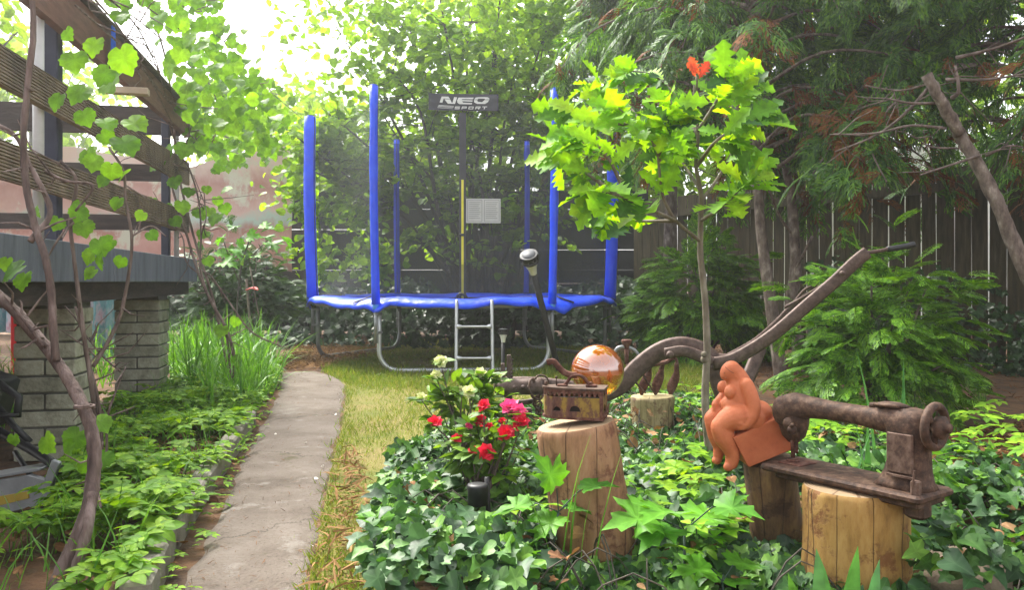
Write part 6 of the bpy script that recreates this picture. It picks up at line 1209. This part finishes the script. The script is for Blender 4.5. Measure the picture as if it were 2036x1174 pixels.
V3 = [([(462, 800, 5.3), (466, 720, 5.3), (452, 660, 5.3), (420, 600, 5.35), (395, 545, 5.4), (372, 470, 5.45), (350, 400, 5.5), (330, 330, 5.5)], .014, .008), ([(458, 800, 5.3), (458, 740, 5.35), (446, 650, 5.3), (415, 590, 5.4), (398, 530, 5.4), (400, 470, 5.45), (395, 400, 5.5), (378, 340, 5.5), (360, 310, 5.5)], .010, .006), ([(560, 690, 5.6), (500, 660, 5.5), (455, 600, 5.5), (420, 550, 5.5), (402, 540, 5.5)], .008, .005), ([(395, 545, 5.4), (370, 520, 5.4), (362, 470, 5.4), (330, 440, 5.4), (280, 440, 5.4), (262, 480, 5.4)], .006, .004), ([(378, 340, 5.5), (330, 320, 5.4), (270, 305, 5.3), (232, 300, 5.2)], .009, .005), ([(360, 310, 5.5), (338, 250, 5.4), (322, 160, 5.3), (300, 90, 5.2)], .008, .004), ([(400, 470, 5.45), (410, 420, 5.4), (385, 350, 5.4)], .005, .003)]
t = thing('grapevine', tuple(P(462, 800, 5.3) * (1, 1, 0)), 'wiry grapevine canes climbing to the far corner of the deck', 'vine')
mb = MB(); canes(mb, V3, .06); sidetwigs(mb, V3, 40, .10, g); mb.build('stem', M['vinebark'], t)
lf = MB(); it = [(385, 290, 42), (402, 300, 36), (370, 300, 40), (430, 438, 36), (400, 425, 40), (365, 410, 34), (375, 385, 34), (445, 415, 30), (410, 470, 30), (430, 400, 26), (485, 520, 24), (340, 300, 34), (350, 440, 28), (460, 690, 36), (440, 660, 30), (445, 740, 30), (470, 640, 26), (410, 520, 26), (470, 720, 30)] + [(g.uniform(230, 470), g.uniform(250, 470), g.uniform(22, 38)) for i in range(8)]
grape(lf, it, 5.4, .3); lf.build('foliage', LM['grape'], t)
# vine spread over the wires above the deck
t = thing('grapevine', (-2.45, 5.9, 0), 'leafy grapevine spread over thin wires above the deck handrail', 'vine')
mb = MB()
base = [([(468, 820, 5.6), (430, 620, 5.7), (385, 470, 5.8), (352, 330, 5.8), (345, 230, 5.7), (330, 120, 5.4), (300, 20, 5.0)], .012, .007)]
W_ = [([(160, -40, 3.2), (300, 60, 4.2), (420, 170, 5.4), (560, 290, 7.2)], .0045, .0035), ([(220, -40, 3.6), (330, 40, 4.6), (470, 130, 6.0), (600, 235, 7.6)], .0045, .0035), ([(300, -40, 4.0), (420, 60, 5.2), (560, 190, 7.4)], .004, .003), ([(150, 10, 3.2), (260, 110, 4.2), (350, 220, 5.4), (420, 300, 6.6)], .005, .004), ([(190, 0, 3.4), (240, 60, 3.9), (300, 160, 4.6), (345, 250, 5.4)], .006, .004), ([(200, -20, 3.4), (270, 50, 4.0), (310, 130, 4.6), (330, 190, 5.2)], .005, .004), ([(330, 190, 5.2), (360, 215, 5.5), (378, 255, 5.6), (365, 300, 5.6)], .005, .003), ([(420, 170, 5.4), (440, 240, 5.6), (410, 285, 5.6), (380, 270, 5.6)], .004, .003)]
canes(mb, base + W_, .05); sidetwigs(mb, W_, 60, .13, g); mb.build('stem', M['vinebark'], t)
lf = MB(); it = []
for Y, n, pol in ((3.6, 14, [(200, -60), (420, -60), (330, 60), (230, 60)]), (4.6, 100, [(270, -60), (470, -60), (440, 100), (560, 240), (420, 300), (340, 210)]), (5.6, 215, [(360, -20), (460, 40), (520, 180), (570, 250), (460, 330), (370, 280), (340, 120)]), (6.8, 230, [(400, 60), (480, 120), (580, 190), (590, 230), (540, 330), (430, 340), (380, 200)])):
    q = scatter(pol, n); grape(lf, [(x, y, U(.06, .105) * 1610 / Y) for x, y in q], Y, .5)
lf.build('foliage', LM['grape'], t)

# ---------------------------------------------------------------- the bright hazy air
m, n = newmat('haze_air'); v = nd(n, 'ShaderNodeVolumePrincipled'); v.inputs['Density'].default_value = .0036; v.inputs['Color'].default_value = (.97, .98, .96, 1); v.inputs['Anisotropy'].default_value = .55
o = nd(n, 'ShaderNodeOutputMaterial'); lk(n, v.outputs[0], o.inputs['Volume'])
mb = MB(); mb.box((-1, 9, 5.2), (44, 34, 12.4)); hzb = tag(mb.build('haze', m, smooth=False), kind='stuff')
